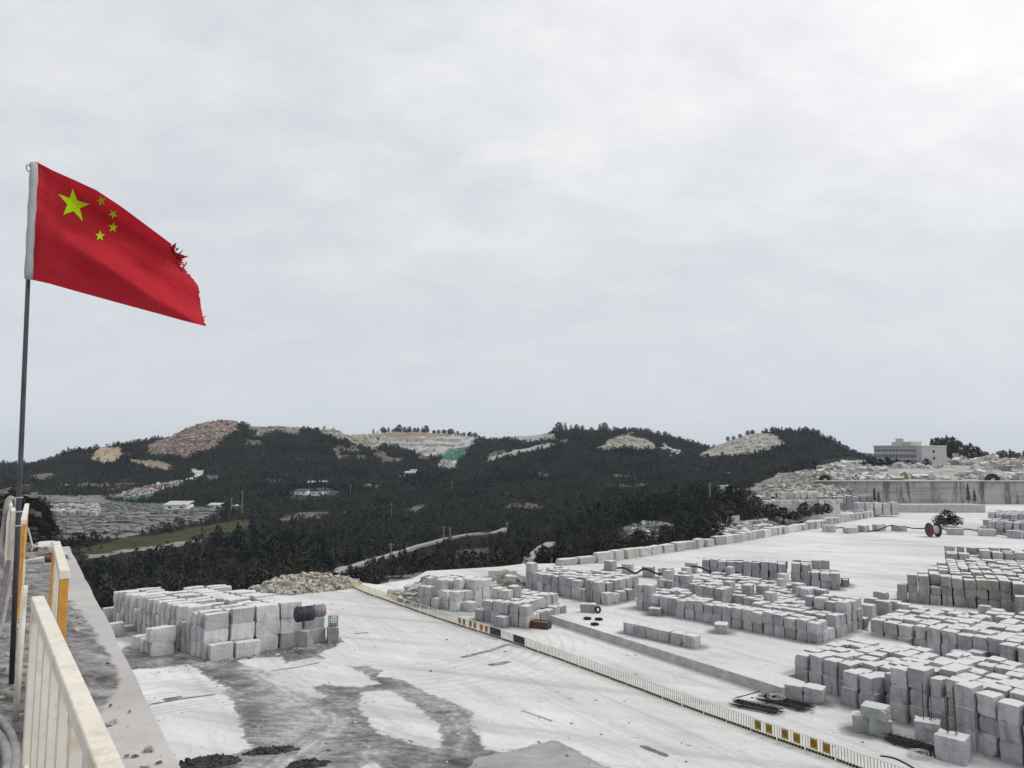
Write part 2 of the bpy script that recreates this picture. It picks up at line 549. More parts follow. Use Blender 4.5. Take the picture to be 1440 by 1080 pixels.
def ground_mat():
    """pale granite dust beaten flat by loaders, wet mud where the wet attribute says so"""
    m, nt, bs = new_mat("yard_dust")
    p = world_pos(nt)
    n_big = noise(nt, p, 0.03, 5, 0.6)
    c = ramp(nt, n_big, [(0.3, (0.49, 0.495, 0.487)), (0.5, (0.60, 0.605, 0.597)), (0.7, (0.71, 0.715, 0.705))])
    # loader streaks, mostly along the lanes
    ps = world_pos(nt, rot=(0, 0, math.radians(57)), scale=(0.03, 0.55, 1))
    n_st = noise(nt, ps, 1.0, 6, 0.65)
    c = mixc(nt, 1.0, c, ramp(nt, n_st, [(0.28, 0.76), (0.42, 0.95), (0.55, 1.0), (0.75, 1.08)]), 'MULTIPLY')
    ps2 = world_pos(nt, rot=(0, 0, math.radians(20)), scale=(0.018, 0.33, 1))
    n_st2 = noise(nt, ps2, 1.0, 6, 0.6)
    c = mixc(nt, 1.0, c, ramp(nt, n_st2, [(0.30, 0.70), (0.44, 0.94), (0.56, 1.0), (0.7, 1.08)]), 'MULTIPLY')
    n_f = noise(nt, p, 2.2, 6, 0.75)
    c = mixc(nt, 1.0, c, ramp(nt, n_f, [(0.3, 0.86), (0.55, 1.0), (0.8, 1.06)]), 'MULTIPLY')
    # scattered stains
    n_s = noise(nt, p, 0.16, 6, 0.72)
    c = mixc(nt, ramp(nt, n_s, [(0.57, 0.0), (0.70, 0.55)]), c, (0.33, 0.33, 0.32))
    # concentric tyre arcs
    wv = N(nt, "ShaderNodeTexWave")
    wv.wave_type = 'RINGS'
    wv.rings_direction = 'Z'
    mp = N(nt, "ShaderNodeMapping")
    cen = G(565, 905)
    mp.inputs["Location"].default_value = (-cen.x, -cen.y, 0)
    nt.links.new(p, mp.inputs[0])
    nt.links.new(mp.outputs[0], wv.inputs["Vector"])
    wv.inputs["Scale"].default_value = 0.22
    wv.inputs["Distortion"].default_value = 2.5
    wv.inputs["Detail"].default_value = 3
    wv.inputs["Detail Scale"].default_value = 0.6
    ln = N(nt, "ShaderNodeVectorMath", operation='LENGTH')
    nt.links.new(mp.outputs[0], ln.inputs[0])
    near = ramp(nt, math_n(nt, 'DIVIDE', ln.outputs["Value"], 40.0), [(0.1, 0.0), (0.2, 0.9), (0.45, 0.8), (0.75, 0.0)])
    arcs = math_n(nt, 'MULTIPLY', ramp(nt, wv.outputs[0], [(0.55, 0.0), (0.9, 0.5)]), near)
    arcs = math_n(nt, 'MULTIPLY', arcs, ramp(nt, noise(nt, p, 0.09, 3), [(0.4, 0.2), (0.6, 1.0)]))
    c = mixc(nt, arcs, c, (0.42, 0.42, 0.41))
    trk = N(nt, "ShaderNodeAttribute", attribute_name="track").outputs["Fac"]
    tf = math_n(nt, 'MULTIPLY', trk, ramp(nt, noise(nt, p, 0.8, 5, 0.7), [(0.36, 0.15), (0.58, 1.0)]))
    c = mixc(nt, tf, c, (0.30, 0.30, 0.295))
    dr = N(nt, "ShaderNodeAttribute", attribute_name="dirt").outputs["Fac"]  # grime, with contact shadow painted in round the block feet
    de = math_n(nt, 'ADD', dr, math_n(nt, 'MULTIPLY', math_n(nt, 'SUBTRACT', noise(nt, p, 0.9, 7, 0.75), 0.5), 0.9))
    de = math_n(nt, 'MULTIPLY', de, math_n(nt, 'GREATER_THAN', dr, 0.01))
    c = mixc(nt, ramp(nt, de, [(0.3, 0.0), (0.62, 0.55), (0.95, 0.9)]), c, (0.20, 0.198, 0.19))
    # wet mud
    wet = N(nt, "ShaderNodeAttribute", attribute_name="wet").outputs["Fac"]
    pud = N(nt, "ShaderNodeAttribute", attribute_name="puddle").outputs["Fac"]
    mid = N(nt, "ShaderNodeAttribute", attribute_name="mid").outputs["Fac"]
    # ruts bend with the turning loaders: warp the position before stretching it
    wob = N(nt, "ShaderNodeTexNoise")
    wob.inputs["Scale"].default_value = 0.06
    wob.inputs["Detail"].default_value = 2
    nt.links.new(p, wob.inputs["Vector"])
    vm = N(nt, "ShaderNodeVectorMath", operation='SCALE')
    vm.inputs["Scale"].default_value = 16.0
    nt.links.new(wob.outputs["Color"], vm.inputs[0])
    va = N(nt, "ShaderNodeVectorMath", operation='ADD')
    nt.links.new(p, va.inputs[0])
    nt.links.new(vm.outputs[0], va.inputs[1])
    m1 = N(nt, "ShaderNodeMapping")
    m1.inputs["Rotation"].default_value = (0, 0, math.radians(12))
    m2 = N(nt, "ShaderNodeMapping")
    m2.inputs["Scale"].default_value = (0.20, 2.2, 1)
    nt.links.new(va.outputs[0], m1.inputs[0])
    nt.links.new(m1.outputs[0], m2.inputs[0])
    n_m = math_n(nt, 'ADD', math_n(nt, 'MULTIPLY', noise(nt, m2.outputs[0], 1.0, 5, 0.62), 0.42), math_n(nt, 'MULTIPLY', noise(nt, p, 0.42, 9, 0.72), 0.58))
    edge = math_n(nt, 'ADD', wet, math_n(nt, 'MULTIPLY', math_n(nt, 'SUBTRACT', noise(nt, p, 1.0, 8, 0.78), 0.5), 1.0))
    edge = math_n(nt, 'ADD', edge, math_n(nt, 'MULTIPLY', math_n(nt, 'SUBTRACT', n_m, 0.5), 1.2))
    wf = ramp(nt, edge, [(0.43, 0.0), (0.49, 0.8), (0.58, 1.0)])
    mud = ramp(nt, n_m, [(0.36, (0.075, 0.075, 0.075)), (0.44, (0.13, 0.13, 0.128)), (0.50, (0.20, 0.20, 0.197)), (0.56, (0.27, 0.27, 0.265)), (0.64, (0.40, 0.40, 0.39))])
    big = noise(nt, p, 0.14, 5, 0.65)
    mud = mixc(nt, 1.0, mud, ramp(nt, big, [(0.38, 0.6), (0.5, 1.0), (0.62, 1.4)]), 'MULTIPLY')
    lt = ramp(nt, n_m, [(0.38, (0.22, 0.22, 0.217)), (0.45, (0.34, 0.34, 0.335)), (0.52, (0.44, 0.44, 0.43)), (0.62, (0.56, 0.56, 0.548))])
    mud = mixc(nt, mid, mud, lt)
    mud = mixc(nt, math_n(nt, 'MULTIPLY', tf, 0.8), mud, (0.055, 0.055, 0.055))
    mud = mixc(nt, 1.0, mud, ramp(nt, noise(nt, p, 2.2, 9, 0.8), [(0.32, 0.55), (0.5, 0.95), (0.68, 1.3)]), 'MULTIPLY')
    c = mixc(nt, wf, c, mud)
    pf = ramp(nt, math_n(nt, 'ADD', pud, math_n(nt, 'MULTIPLY', math_n(nt, 'SUBTRACT', noise(nt, p, 0.9, 7, 0.7), 0.5), 0.8)), [(0.44, 0.0), (0.52, 1.0)])
    c = mixc(nt, pf, c, ramp(nt, math_n(nt, 'ADD', math_n(nt, 'MULTIPLY', noise(nt, m2.outputs[0], 0.6, 6), 0.5), math_n(nt, 'MULTIPLY', noise(nt, p, 0.35, 6), 0.5)), [(0.36, (0.20, 0.196, 0.188)), (0.5, (0.285, 0.28, 0.27)), (0.64, (0.36, 0.355, 0.345))]))
    nt.links.new(c, bs.inputs["Base Color"])
    rg = mixc(nt, wf, (0.92, 0.92, 0.92), (0.62, 0.62, 0.62))
    rg = mixc(nt, pf, rg, (0.38, 0.38, 0.38))
    nt.links.new(rg, bs.inputs["Roughness"])
    bs.inputs["Specular IOR Level"].default_value = 0.2
    hb = math_n(nt, 'ADD', math_n(nt, 'MULTIPLY', n_m, wf), math_n(nt, 'MULTIPLY', n_f, 0.35))
    bump(nt, bs, hb, 0.5, 0.15)
    return m


M['ground'] = ground_mat()


def terrain_mat():
    m, nt, bs = new_mat("hillside")
    p = world_pos(nt)
    at = N(nt, "ShaderNodeAttribute", attribute_name="col")
    n1 = noise(nt, p, 0.12, 6, 0.75)
    c = mixc(nt, 1.0, at.outputs["Color"], ramp(nt, n1, [(0.28, 0.55), (0.5, 1.0), (0.75, 1.4)]), 'MULTIPLY')
    n2 = noise(nt, p, 0.6, 5, 0.75)
    c = mixc(nt, 1.0, c, ramp(nt, n2, [(0.3, 0.65), (0.5, 1.0), (0.75, 1.3)]), 'MULTIPLY')
    nt.links.new(c, bs.inputs["Base Color"])
    bs.inputs["Roughness"].default_value = 0.95
    bs.inputs["Specular IOR Level"].default_value = 0.05
    bump(nt, bs, math_n(nt, 'ADD', n1, math_n(nt, 'MULTIPLY', n2, 0.4)), 0.8, 3.0)
    return m


M['terrain'] = terrain_mat()


def ledge_mat():
    m, nt, bs = new_mat("ledge_concrete")
    p = world_pos(nt)
    n1 = noise(nt, p, 0.9, 6, 0.65)
    c = ramp(nt, n1, [(0.3, (0.37, 0.36, 0.355)), (0.6, (0.46, 0.45, 0.44)), (0.8, (0.53, 0.52, 0.505))])
    c = mixc(nt, 1.0, c, ramp(nt, noise(nt, p, 35.0, 4, 0.8), [(0.3, 0.86), (0.6, 1.04)]), 'MULTIPLY')
    at = N(nt, "ShaderNodeAttribute", attribute_name="wet").outputs["Fac"]
    ps = world_pos(nt, rot=(0, 0, math.radians(30)), scale=(2.4, 5.0, 1))
    st = noise(nt, ps, 1.0, 6, 0.75)
    e = math_n(nt, 'ADD', at, math_n(nt, 'MULTIPLY', math_n(nt, 'SUBTRACT', noise(nt, p, 3.0, 8, 0.8), 0.5), 1.3))
    wf = ramp(nt, e, [(0.4, 0.0), (0.58, 1.0)])
    mud = ramp(nt, st, [(0.36, (0.04, 0.039, 0.037)), (0.45, (0.13, 0.127, 0.122)), (0.54, (0.22, 0.215, 0.21)), (0.66, (0.36, 0.35, 0.34))])
    c = mixc(nt, wf, c, mud)
    spots = ramp(nt, noise(nt, p, 7.0, 4, 0.7), [(0.70, 0.0), (0.75, 0.8)])
    c = mixc(nt, spots, c, (0.1, 0.1, 0.095))
    nt.links.new(c, bs.inputs["Base Color"])
    nt.links.new(mixc(nt, wf, (0.85, 0.85, 0.85), (0.6, 0.6, 0.6)), bs.inputs["Roughness"])
    bs.inputs["Specular IOR Level"].default_value = 0.25
    bump(nt, bs, math_n(nt, 'ADD', math_n(nt, 'MULTIPLY', st, wf), noise(nt, p, 20.0, 4, 0.7)), 0.35, 0.02)
    return m


M['ledge'] = ledge_mat()


def stained_wall_mat():
    m, nt, bs = new_mat("stained_retaining_wall")
    p = world_pos(nt)
    c = ramp(nt, noise(nt, p, 0.12, 5, 0.6), [(0.3, (0.25, 0.255, 0.245)), (0.5, (0.36, 0.365, 0.35)), (0.7, (0.44, 0.445, 0.43))])
    ps = world_pos(nt, scale=(0.30, 0.30, 0.03))
    st = ramp(nt, noise(nt, ps, 1.0, 6, 0.72), [(0.52, 0.0), (0.62, 0.9)])
    c = mixc(nt, st, c, (0.07, 0.07, 0.066))
    hb = ramp(nt, noise(nt, world_pos(nt, scale=(0.02, 0.02, 0.5)), 1.0, 4, 0.6), [(0.5, 0.0), (0.62, 0.5)])
    c = mixc(nt, hb, c, (0.16, 0.16, 0.15))
    nt.links.new(c, bs.inputs["Base Color"])
    bs.inputs["Roughness"].default_value = 0.9
    bs.inputs["Specular IOR Level"].default_value = 0.1
    return m


M['wall_stained'] = stained_wall_mat()

# ------------------------------------------------------------------ world and sun
SUN_AZ, SUN_EL = math.radians(88), math.radians(50)   # azimuth measured right of the view direction
sun_dir = Vector((math.sin(SUN_AZ) * math.cos(SUN_EL), math.cos(SUN_AZ) * math.cos(SUN_EL), math.sin(SUN_EL)))
world = bpy.data.worlds.new("World")
scene.world = world
world.use_nodes = True
nt = world.node_tree
nt.nodes.clear()
wo = nt.nodes.new("ShaderNodeOutputWorld")
bg = nt.nodes.new("ShaderNodeBackground")
bg.inputs[1].default_value = 0.1
nt.links.new(bg.outputs[0], wo.inputs[0])
sky = nt.nodes.new("ShaderNodeTexSky")
sky.sky_type = 'NISHITA'
sky.sun_disc = False
sky.sun_elevation = SUN_EL
sky.sun_rotation = SUN_AZ
tc = nt.nodes.new("ShaderNodeTexCoord")
sep = nt.nodes.new("ShaderNodeSeparateXYZ")
nt.links.new(tc.outputs["Generated"], sep.inputs[0])
zz = math_n(nt, 'MAXIMUM', sep.outputs[2], 0.0)
den = math_n(nt, 'ADD', zz, 0.42)
cx = math_n(nt, 'DIVIDE', sep.outputs[0], den)
cy = math_n(nt, 'DIVIDE', sep.outputs[1], den)
cmb = nt.nodes.new("ShaderNodeCombineXYZ")
nt.links.new(cx, cmb.inputs[0])
nt.links.new(math_n(nt, 'MULTIPLY', cy, 1.5), cmb.inputs[1])
nA = noise(nt, cmb.outputs[0], 0.9, 6, 0.5)
nB = noise(nt, cmb.outputs[0], 4.6, 7, 0.62)
dens = math_n(nt, 'ADD', math_n(nt, 'MULTIPLY', nA, 0.54), math_n(nt, 'MULTIPLY', nB, 0.46))
cl = ramp(nt, dens, [(0.34, (6.9, 7.15, 7.6)), (0.45, (7.6, 7.85, 8.25)), (0.53, (8.3, 8.5, 8.75)), (0.66, (9.6, 9.6, 9.55))])
# brighter cloud where the sun stands behind it
dt = nt.nodes.new("ShaderNodeVectorMath")
dt.operation = 'DOT_PRODUCT'
nt.links.new(tc.outputs["Generated"], dt.inputs[0])
dt.inputs[1].default_value = sun_dir
gl = ramp(nt, dt.outputs["Value"], [(0.0, (0.91, 0.91, 0.92)), (0.35, (0.97, 0.97, 0.97)), (0.55, (1.09, 1.07, 1.06)), (0.75, (1.27, 1.22, 1.19)), (1.0, (1.44, 1.38, 1.34))])
cl = mixc(nt, 1.0, cl, gl, 'MULTIPLY')
# low veil near the horizon
hz = ramp(nt, zz, [(0.0, 0.95), (0.2, 0.4), (0.4, 0.0)])
cl = mixc(nt, hz, cl, (6.7, 7.15, 7.6))
skyc = mixc(nt, 0.97, sky.outputs[0], cl)
nt.links.new(skyc, bg.inputs[0])

sd = bpy.data.lights.new("sun", 'SUN')
sd.energy = 1.5
sd.angle = math.radians(14)
sd.color = (1.0, 0.97, 0.92)
so = bpy.data.objects.new("sun", sd)
so.rotation_euler = sun_dir.to_track_quat('Z', 'Y').to_euler()
so.location = (60, 60, 120)
COL.objects.link(so)
scene.view_settings.view_transform = 'Standard'
scene.view_settings.look = 'None'
scene.view_settings.exposure = 0.0
scene.view_settings.gamma = 1.0


# ------------------------------------------------------------------ terrain beyond the yard
PXC = [-250, 0, 110, 200, 310, 400, 480, 560, 640, 720, 780, 830, 900, 960, 1010, 1060, 1100, 1160, 1220, 1300, 1440, 1700]
YB_PX = [-250, 150, 250, 390, 480, 530, 580, 600, 700, 735, 800, 850, 900, 970, 1030, 1100, 1120, 1150, 1200, 1290, 1440, 1700]
YB_PY = [900, 884, 862, 815, 815, 822, 814, 803, 797, 793, 792, 788, 781, 771, 762, 749, 742, 722, 709, 708, 708, 708]
L_Y = [
    [140, 140, 140, 150, 160, 175, 180, 175, 190, 200, 205, 210, 220, 230, 235, 250, 275, 346, 350, 350, 350, 350],
    [280, 280, 280, 290, 300, 290, 290, 290, 300, 300, 290, 290, 290, 295, 300, 310, 330, 372, 372, 372, 372, 372],
    [420] * 5 + [430] * 13 + [440] * 4, [600] * 22, [780] * 22]
L_PY = [
    [870, 860, 850, 838, 820, 808, 806, 812, 803, 795, 786, 778, 768, 758, 748, 738, 720, 676.5, 676.5, 676.5, 676.5, 676.5],
    [775, 772, 768, 765, 762, 772, 778, 783, 778, 772, 755, 722, 708, 695, 692, 690, 685, 670, 670, 669, 669, 669],
    [740, 738, 742, 738, 735, 745, 742, 745, 745, 742, 738, 735, 728, 720, 712, 690, 672, 660, 655, 654, 655, 655],
    [700, 700, 703, 706, 703, 708, 705, 705, 705, 703, 701, 699, 696, 692, 688, 680, 670, 656, 650, 648.5, 648, 648],
    [665, 667, 672, 672, 655, 660, 668, 672, 665, 660, 656, 655, 655, 655, 655, 652, 648, 648, 648, 647.5, 647, 647]]
R6 = dict(px=[-250, 0, 50, 70, 100, 130, 165, 200, 240, 262, 290, 320, 350, 390, 430, 470, 500, 540, 570, 600, 640, 680, 720, 760, 775, 800, 850, 870,
              920, 960, 1000, 1020, 1050, 1100, 1140, 1170, 1200, 1230, 1300, 1440, 1700],
          py=[656, 655, 652, 645, 636, 632, 624, 618, 611, 598, 589, 588, 597, 600, 603, 604, 613, 624, 629, 632, 640, 636, 626, 619, 608, 606, 608, 612,
              621, 629, 636, 624, 611, 607, 609, 620, 636, 648, 648, 648, 648])
R7 = dict(px=[-250, 0, 100, 480, 500, 530, 570, 620, 660, 690, 720, 760, 800, 850, 890, 920, 960, 1000, 1040, 1100, 1200, 1230, 1300, 1700],
          py=[658, 657, 655, 640, 615, 609, 606, 609, 613, 619, 615, 612, 609, 604, 602, 607, 617, 629, 618, 640, 642, 643, 652, 652])

cols = np.arange(-250, 1701, 3.0)
nC = len(cols)
uC = (cols - 720) / F / (CP + 0.0973 * SP)          # x = Y * uC


def z_of(py, Y):
    v = -(np.asarray(py, dtype=float) - 540) / F
    return H + (SP + v * CP) / (CP - v * SP) * Y


lineY, lineZ = [], []
lineY.append(np.full(nC, 60.0))
lineZ.append(np.full(nC, -9.0))
yb_py = np.interp(cols, YB_PX, YB_PY)
yb_Y = np.array([G(0, p).y for p in yb_py])
lineY.append(yb_Y + np.interp(cols, [1100, 1160], [6, 1.5]))
lineZ.append(np.interp(cols, [1100, 1170], [-7.0, -1.0]))
for Ys, Ps in zip(L_Y, L_PY):
    yy = np.interp(cols, PXC, Ys)
    lineY.append(yy)
    lineZ.append(z_of(np.interp(cols, PXC, Ps), yy))
lineY.append(np.full(nC, 950.0))
lineZ.append(z_of(np.interp(cols, R6['px'], R6['py']), 950))
lineY.append(np.full(nC, 1250.0))
lineZ.append(z_of(np.interp(cols, R7['px'], R7['py']), 1250))
lineY.append(np.full(nC, 1700.0))
lineZ.append(z_of(np.full(nC, 654.0), 1700))
lineY.append(np.full(nC, 4200.0))
lineZ.append(np.interp(cols, [1150, 1185, 1212, 1240, 1290], [-30.0, 32.0, 38.0, 26.0, -30.0]))
for k in range(1, len(lineY)):
    lineY[k] = np.maximum(lineY[k], lineY[k - 1] + 3)
nsub = [4, 8, 34, 36, 36, 36, 60, 36, 10, 6]
rowsY, rowsZ, rowsK = [], [], []
for k, n in enumerate(nsub):
    for i in range(n):
        t = i / n
        rowsY.append(lineY[k] * (1 - t) + lineY[k + 1] * t)
        rowsZ.append(lineZ[k] * (1 - t) + lineZ[k + 1] * t)
        rowsK.append(k + t)
rowsY.append(lineY[-1])
rowsZ.append(lineZ[-1])
rowsK.append(float(len(nsub)))
TY, TZ, TK = np.array(rowsY), np.array(rowsZ), np.array(rowsK)
nR = len(TK)
TX = TY * uC[None, :]
# round the slopes a little so that the lines do not read as folds
for _ in range(3):
    TZ[2:-2] = 0.25 * TZ[1:-3] + 0.5 * TZ[2:-2] + 0.25 * TZ[3:-1]
amp = np.clip((TK[:, None] - 1.3) / 1.0, 0, 1) * np.clip(TY / 260.0, 0.3, 3.2)
flat_right = np.clip((cols[None, :] - 1120) / 40, 0, 1) * np.clip((5.0 - TK[:, None]) / 1.0, 0, 1)
amp = amp * (1 - 0.9 * flat_right)
TZ = TZ + amp * (3.2 * fbm(TX / 70, TY / 70, 4) + 1.4 * fbm(TX / 14 + 9, TY / 14, 3))
# wooded knoll beside the long building
kx, ky = PY(1336, 650, 505).x, 505.0
TZ += 11.5 * np.exp(-((TX - kx) / 22.0) ** 2 - ((TY - ky) / 24.0) ** 2)
v_fy = CP * TY + SP * (TZ - H)
TPX = 720 + F * TX / v_fy
TPY = 540 - F * (-SP * TY + CP * (TZ - H)) / v_fy

FOREST_FLOOR = (0.022, 0.025, 0.020)
col = np.zeros((nR, nC, 3))
col[:] = FOREST_FLOOR
bare = np.zeros((nR, nC))
jx = TPX + 18 * fbm(TX / 16, TY / 16, 5)
jy = TPY + 7 * fbm(TX / 16 + 50, TY / 16 + 30, 5)
PATCHES = [
    ([(205, 630), (250, 605), (262, 594), (290, 583), (320, 583), (345, 592), (335, 606), (315, 616), (300, 632), (270, 642), (240, 642), (215, 641)], (0.27, 0.215, 0.19), 1),
    ([(345, 588), (395, 592), (432, 599), (420, 611), (385, 606), (360, 614)], (0.22, 0.21, 0.17), 0.9),
    ([(445, 598), (475, 598), (520, 613), (545, 626), (522, 634), (480, 617), (455, 609)], (0.32, 0.32, 0.27), 1),
    ([(505, 610), (640, 611), (674, 615), (660, 629), (640, 642), (600, 640), (560, 630), (520, 624)], (0.40, 0.40, 0.38), 1),
    ([(515, 607), (610, 606), (655, 613), (520, 616)], (0.28, 0.23, 0.15), 1),
    ([(622, 640), (632, 631), (655, 628), (655, 640), (640, 648), (625, 648)], (0.05, 0.15, 0.11), 1),
    ([(618, 646), (640, 647), (648, 655), (630, 660), (612, 656)], (0.36, 0.36, 0.33), 1),
    ([(685, 645), (720, 634), (775, 622), (778, 627), (725, 640), (690, 649)], (0.40, 0.40, 0.38), 1),
    ([(700, 613), (772, 604), (782, 617), (740, 622)], (0.34, 0.34, 0.33), 1),
    ([(838, 632), (862, 616), (885, 609), (915, 620), (925, 629), (895, 633), (865, 631)], (0.32, 0.29, 0.24), 1),
    ([(927, 622), (940, 628), (956, 638), (948, 642), (932, 633)], (0.40, 0.40, 0.38), 1),
    ([(980, 642), (1005, 626), (1030, 613), (1060, 609), (1092, 611), (1102, 624), (1075, 635), (1030, 642)], (0.34, 0.34, 0.29), 1),
    ([(130, 642), (140, 630), (165, 628), (176, 636), (160, 651), (140, 651)], (0.38, 0.32, 0.22), 1),
    ([(180, 645), (210, 646), (246, 655), (236, 662), (205, 656)], (0.30, 0.26, 0.2), 1),
    ([(265, 660), (285, 660), (291, 668), (270, 676), (252, 678), (272, 668)], (0.55, 0.55, 0.53), 1),
    ([(160, 697), (200, 684), (250, 677), (262, 672), (258, 681), (215, 693), (180, 699)], (0.24, 0.22, 0.22), 1),
    ([(162, 700), (198, 691), (222, 688), (218, 698), (190, 704)], (0.09, 0.15, 0.14), 1),
    ([(290, 668), (312, 667), (310, 673), (292, 674)], (0.10, 0.14, 0.14), 1),
    ([(45, 668), (82, 664), (80, 674), (50, 676)], (0.15, 0.14, 0.12), 1),
    ([(95, 776), (180, 756), (240, 750), (350, 729), (358, 742), (280, 757), (230, 766), (120, 781)], (0.06, 0.064, 0.033), 1),
    ([(112, 784), (232, 769), (284, 759), (292, 766), (235, 781), (118, 800)], FOREST_FLOOR, 1),
    ([(120, 781), (230, 766), (280, 757), (283, 760), (232, 770), (125, 785)], (0.30, 0.29, 0.27), 1),
    ([(55, 698), (140, 696), (160, 705), (260, 712), (318, 712), (302, 731), (240, 743), (165, 757), (95, 758)], (0.2, 0.2, 0.2), 1),
    ([(868, 743), (905, 731), (950, 737), (949, 753), (900, 761), (870, 758)], (0.24, 0.24, 0.24), 0.9),
    ([(1000, 758), (1003, 738), (1030, 733), (1080, 737), (1076, 757), (1030, 764)], (0.36, 0.36, 0.345), 1),
    ([(1040, 692), (1100, 666), (1150, 660), (1240, 663), (1262, 718), (1150, 740), (1080, 742), (1060, 726)], (0.30, 0.295, 0.28), 0.95),
    ([(1148, 680), (1150, 656), (1190, 648), (1290, 644), (1800, 640), (1800, 682)], (0.42, 0.415, 0.39), 1),
    ([(515, 832), (545, 818), (592, 810), (603, 818), (588, 830), (540, 838)], (0.25, 0.35, 0.30), 1),
    ([(535, 812), (590, 805), (622, 799), (628, 804), (592, 811)], (0.22, 0.20, 0.19), 1),
    ([(640, 775), (700, 770), (705, 778), (640, 785)], (0.12, 0.115, 0.11), 0.8),
    ([(405, 690), (470, 686), (475, 700), (410, 704)], (0.05, 0.05, 0.05), 0.95),
    ([(555, 664), (590, 660), (590, 667), (557, 669)], (0.05, 0.05, 0.05), 0.95),
]
ROAD1 = [(472, 811), (500, 799), (530, 790), (560, 781.5), (580, 774), (600, 768), (625, 760.5), (660, 754), (690, 750), (710, 747)]
ROAD2 = [(742, 803), (748, 791), (755, 782), (764, 773), (776, 766)]
for poly, c, w in PATCHES:
    m = in_poly(jx, jy, poly) & (TK[:, None] > 1.4)
    if poly[0][1] < 662:                      # the far hill faces
        m &= TY > 600
    if poly[0][0] == 1148:
        m = in_poly(TPX, TPY, poly) & (TY < 760) & (TY > 330)
    shade = 1 + 0.5 * fbm(TX / 9, TY / 9, 3)[..., None]
    cc = np.array(c)[None, None, :] * shade
    col = np.where(m[..., None], col * (1 - w) + cc * w, col)
    bare = np.where(m, w, bare)
oc = (fbm(TX / 34, TY / 34, 4) > 0.24) & (TK[:, None] > 3.2) & (TK[:, None] < 7) & (cols[None, :] < 1150) & (bare < .1)
oc_c = np.array((0.15, 0.14, 0.12)) * (1 + 0.6 * fbm(TX / 12, TY / 12, 3)[..., None])
col = np.where(oc[..., None], oc_c, col)
bare = np.where(oc, 0.85, bare)
for R_ in (ROAD1, ROAD2):
    m = (poly_dist(TPX, TPY - 3, R_, closed=False) < (6 if R_ is ROAD1 else 8)) & (TK[:, None] > 1.4) & (TY < 520)
    bare = np.where(m, 0.97, bare)
# far plain
col = np.where((TK[:, None] > 9)[..., None], np.array((0.03, 0.034, 0.034)), col)
rgba = np.concatenate([col, np.ones((nR, nC, 1))], axis=2)
ii, jj = np.meshgrid(np.arange(nR - 1), np.arange(nC - 1), indexing='ij')
q = np.stack([ii * nC + jj, ii * nC + jj + 1, (ii + 1) * nC + jj + 1, (ii + 1) * nC + jj], axis=-1).reshape(-1, 4)
terrain = mesh_np("hills", np.stack([TX, TY, TZ], axis=-1).reshape(-1, 3), q, M['terrain'], True,
                  {"col": ('FLOAT_COLOR', rgba.reshape(-1, 4))})
tag(terrain, kind="structure")

# visibility of terrain cells as seen from the ledge, for planting density
run = np.full(nC, 1e9)
vis_area = np.zeros((nR, nC))
for r in range(10, nR):
    gain = np.clip(run - TPY[r], 0, 30)
    vis_area[r] = gain * 3.0
    run = np.minimum(run, TPY[r])


def hit(px, py, kmin=1.2):
    """terrain point seen at a photo position"""
    c = int(np.clip(round((px - cols[0]) / 3.0), 0, nC - 1))
    for r in range(10, nR - 8):
        if TK[r] > kmin and TPY[r, c] <= py:
            return Vector((TX[r, c] + (px - cols[c]) / F * TY[r, c], TY[r, c], TZ[r, c]))
    return None


def ridge(px, kmin=4.5):
    c = int(np.clip(round((px - cols[0]) / 3.0), 0, nC - 1))
    rr = [r for r in range(nR) if kmin < TK[r] < 8.5]
    r = min(rr, key=lambda r: TPY[r, c])
    return Vector((TX[r, c] + (px - cols[c]) / F * TY[r, c], TY[r, c], TZ[r, c]))


def ground_z(x, y):
    c = np.clip((x / y * (CP + 0.0973 * SP) * F + 720 - cols[0]) / 3.0, 0, nC - 1.001)
    c0 = int(c)
    yy = TY[:, c0]
    r = int(np.clip(np.searchsorted(yy, y) - 1, 0, nR - 2))
    t = (y - yy[r]) / (yy[r + 1] - yy[r] + 1e-9)
    return TZ[r, c0] * (1 - t) + TZ[r + 1, c0] * t


# ------------------------------------------------------------------ foliage
def crown_template(n, q, kind, seed):
    """n leaf-clump quads spread through a crown of unit height and unit width"""
    g = np.random.default_rng(seed)
    V = np.zeros((n, 4, 3))
    T = np.zeros((n, 4))
    for i in range(n):
        if kind == 'pine':
            z = g.random() ** 1.25
            tier = 0.75 + 0.25 * math.sin(z * 22 + seed)
            R = 0.5 * (1 - z) ** 0.75 * tier + 0.04
        else:
            z = g.random()
            R = 0.5 * math.sqrt(max(0.0, 1 - (2 * z - 0.85) ** 2 / 1.35))
        a = g.random() * 2 * PI
        lump = 0.78 + 0.3 * math.sin(3 * a + seed * 1.7) * math.sin(4 * z + seed)
        rad = R * lump * math.sqrt(0.25 + 0.75 * g.random())
        c = np.array((rad * math.cos(a), rad * math.sin(a), z * 0.95 + 0.04 * g.normal()))
        nrm = np.array((math.cos(a), math.sin(a), 0.9)) + g.normal(0, 0.6, 3)
        nrm /= np.linalg.norm(nrm)
        t1 = np.cross(nrm, g.normal(size=3))
        t1 /= np.linalg.norm(t1)
        t2 = np.cross(nrm, t1)
        s = q * (0.6 + 0.8 * g.random())
        k = g.uniform(0.5, 1.2, 4)
        V[i, 0] = c + (t1 * 1.0) * s * k[0]
        V[i, 1] = c + (t2 * 0.7) * s * k[1]
        V[i, 2] = c - (t1 * 1.0) * s * k[2]
        V[i, 3] = c - (t2 * 0.7) * s * k[3]
        T[i] = g.random() * 0.35
    return V.reshape(-1, 3), T.reshape(-1)


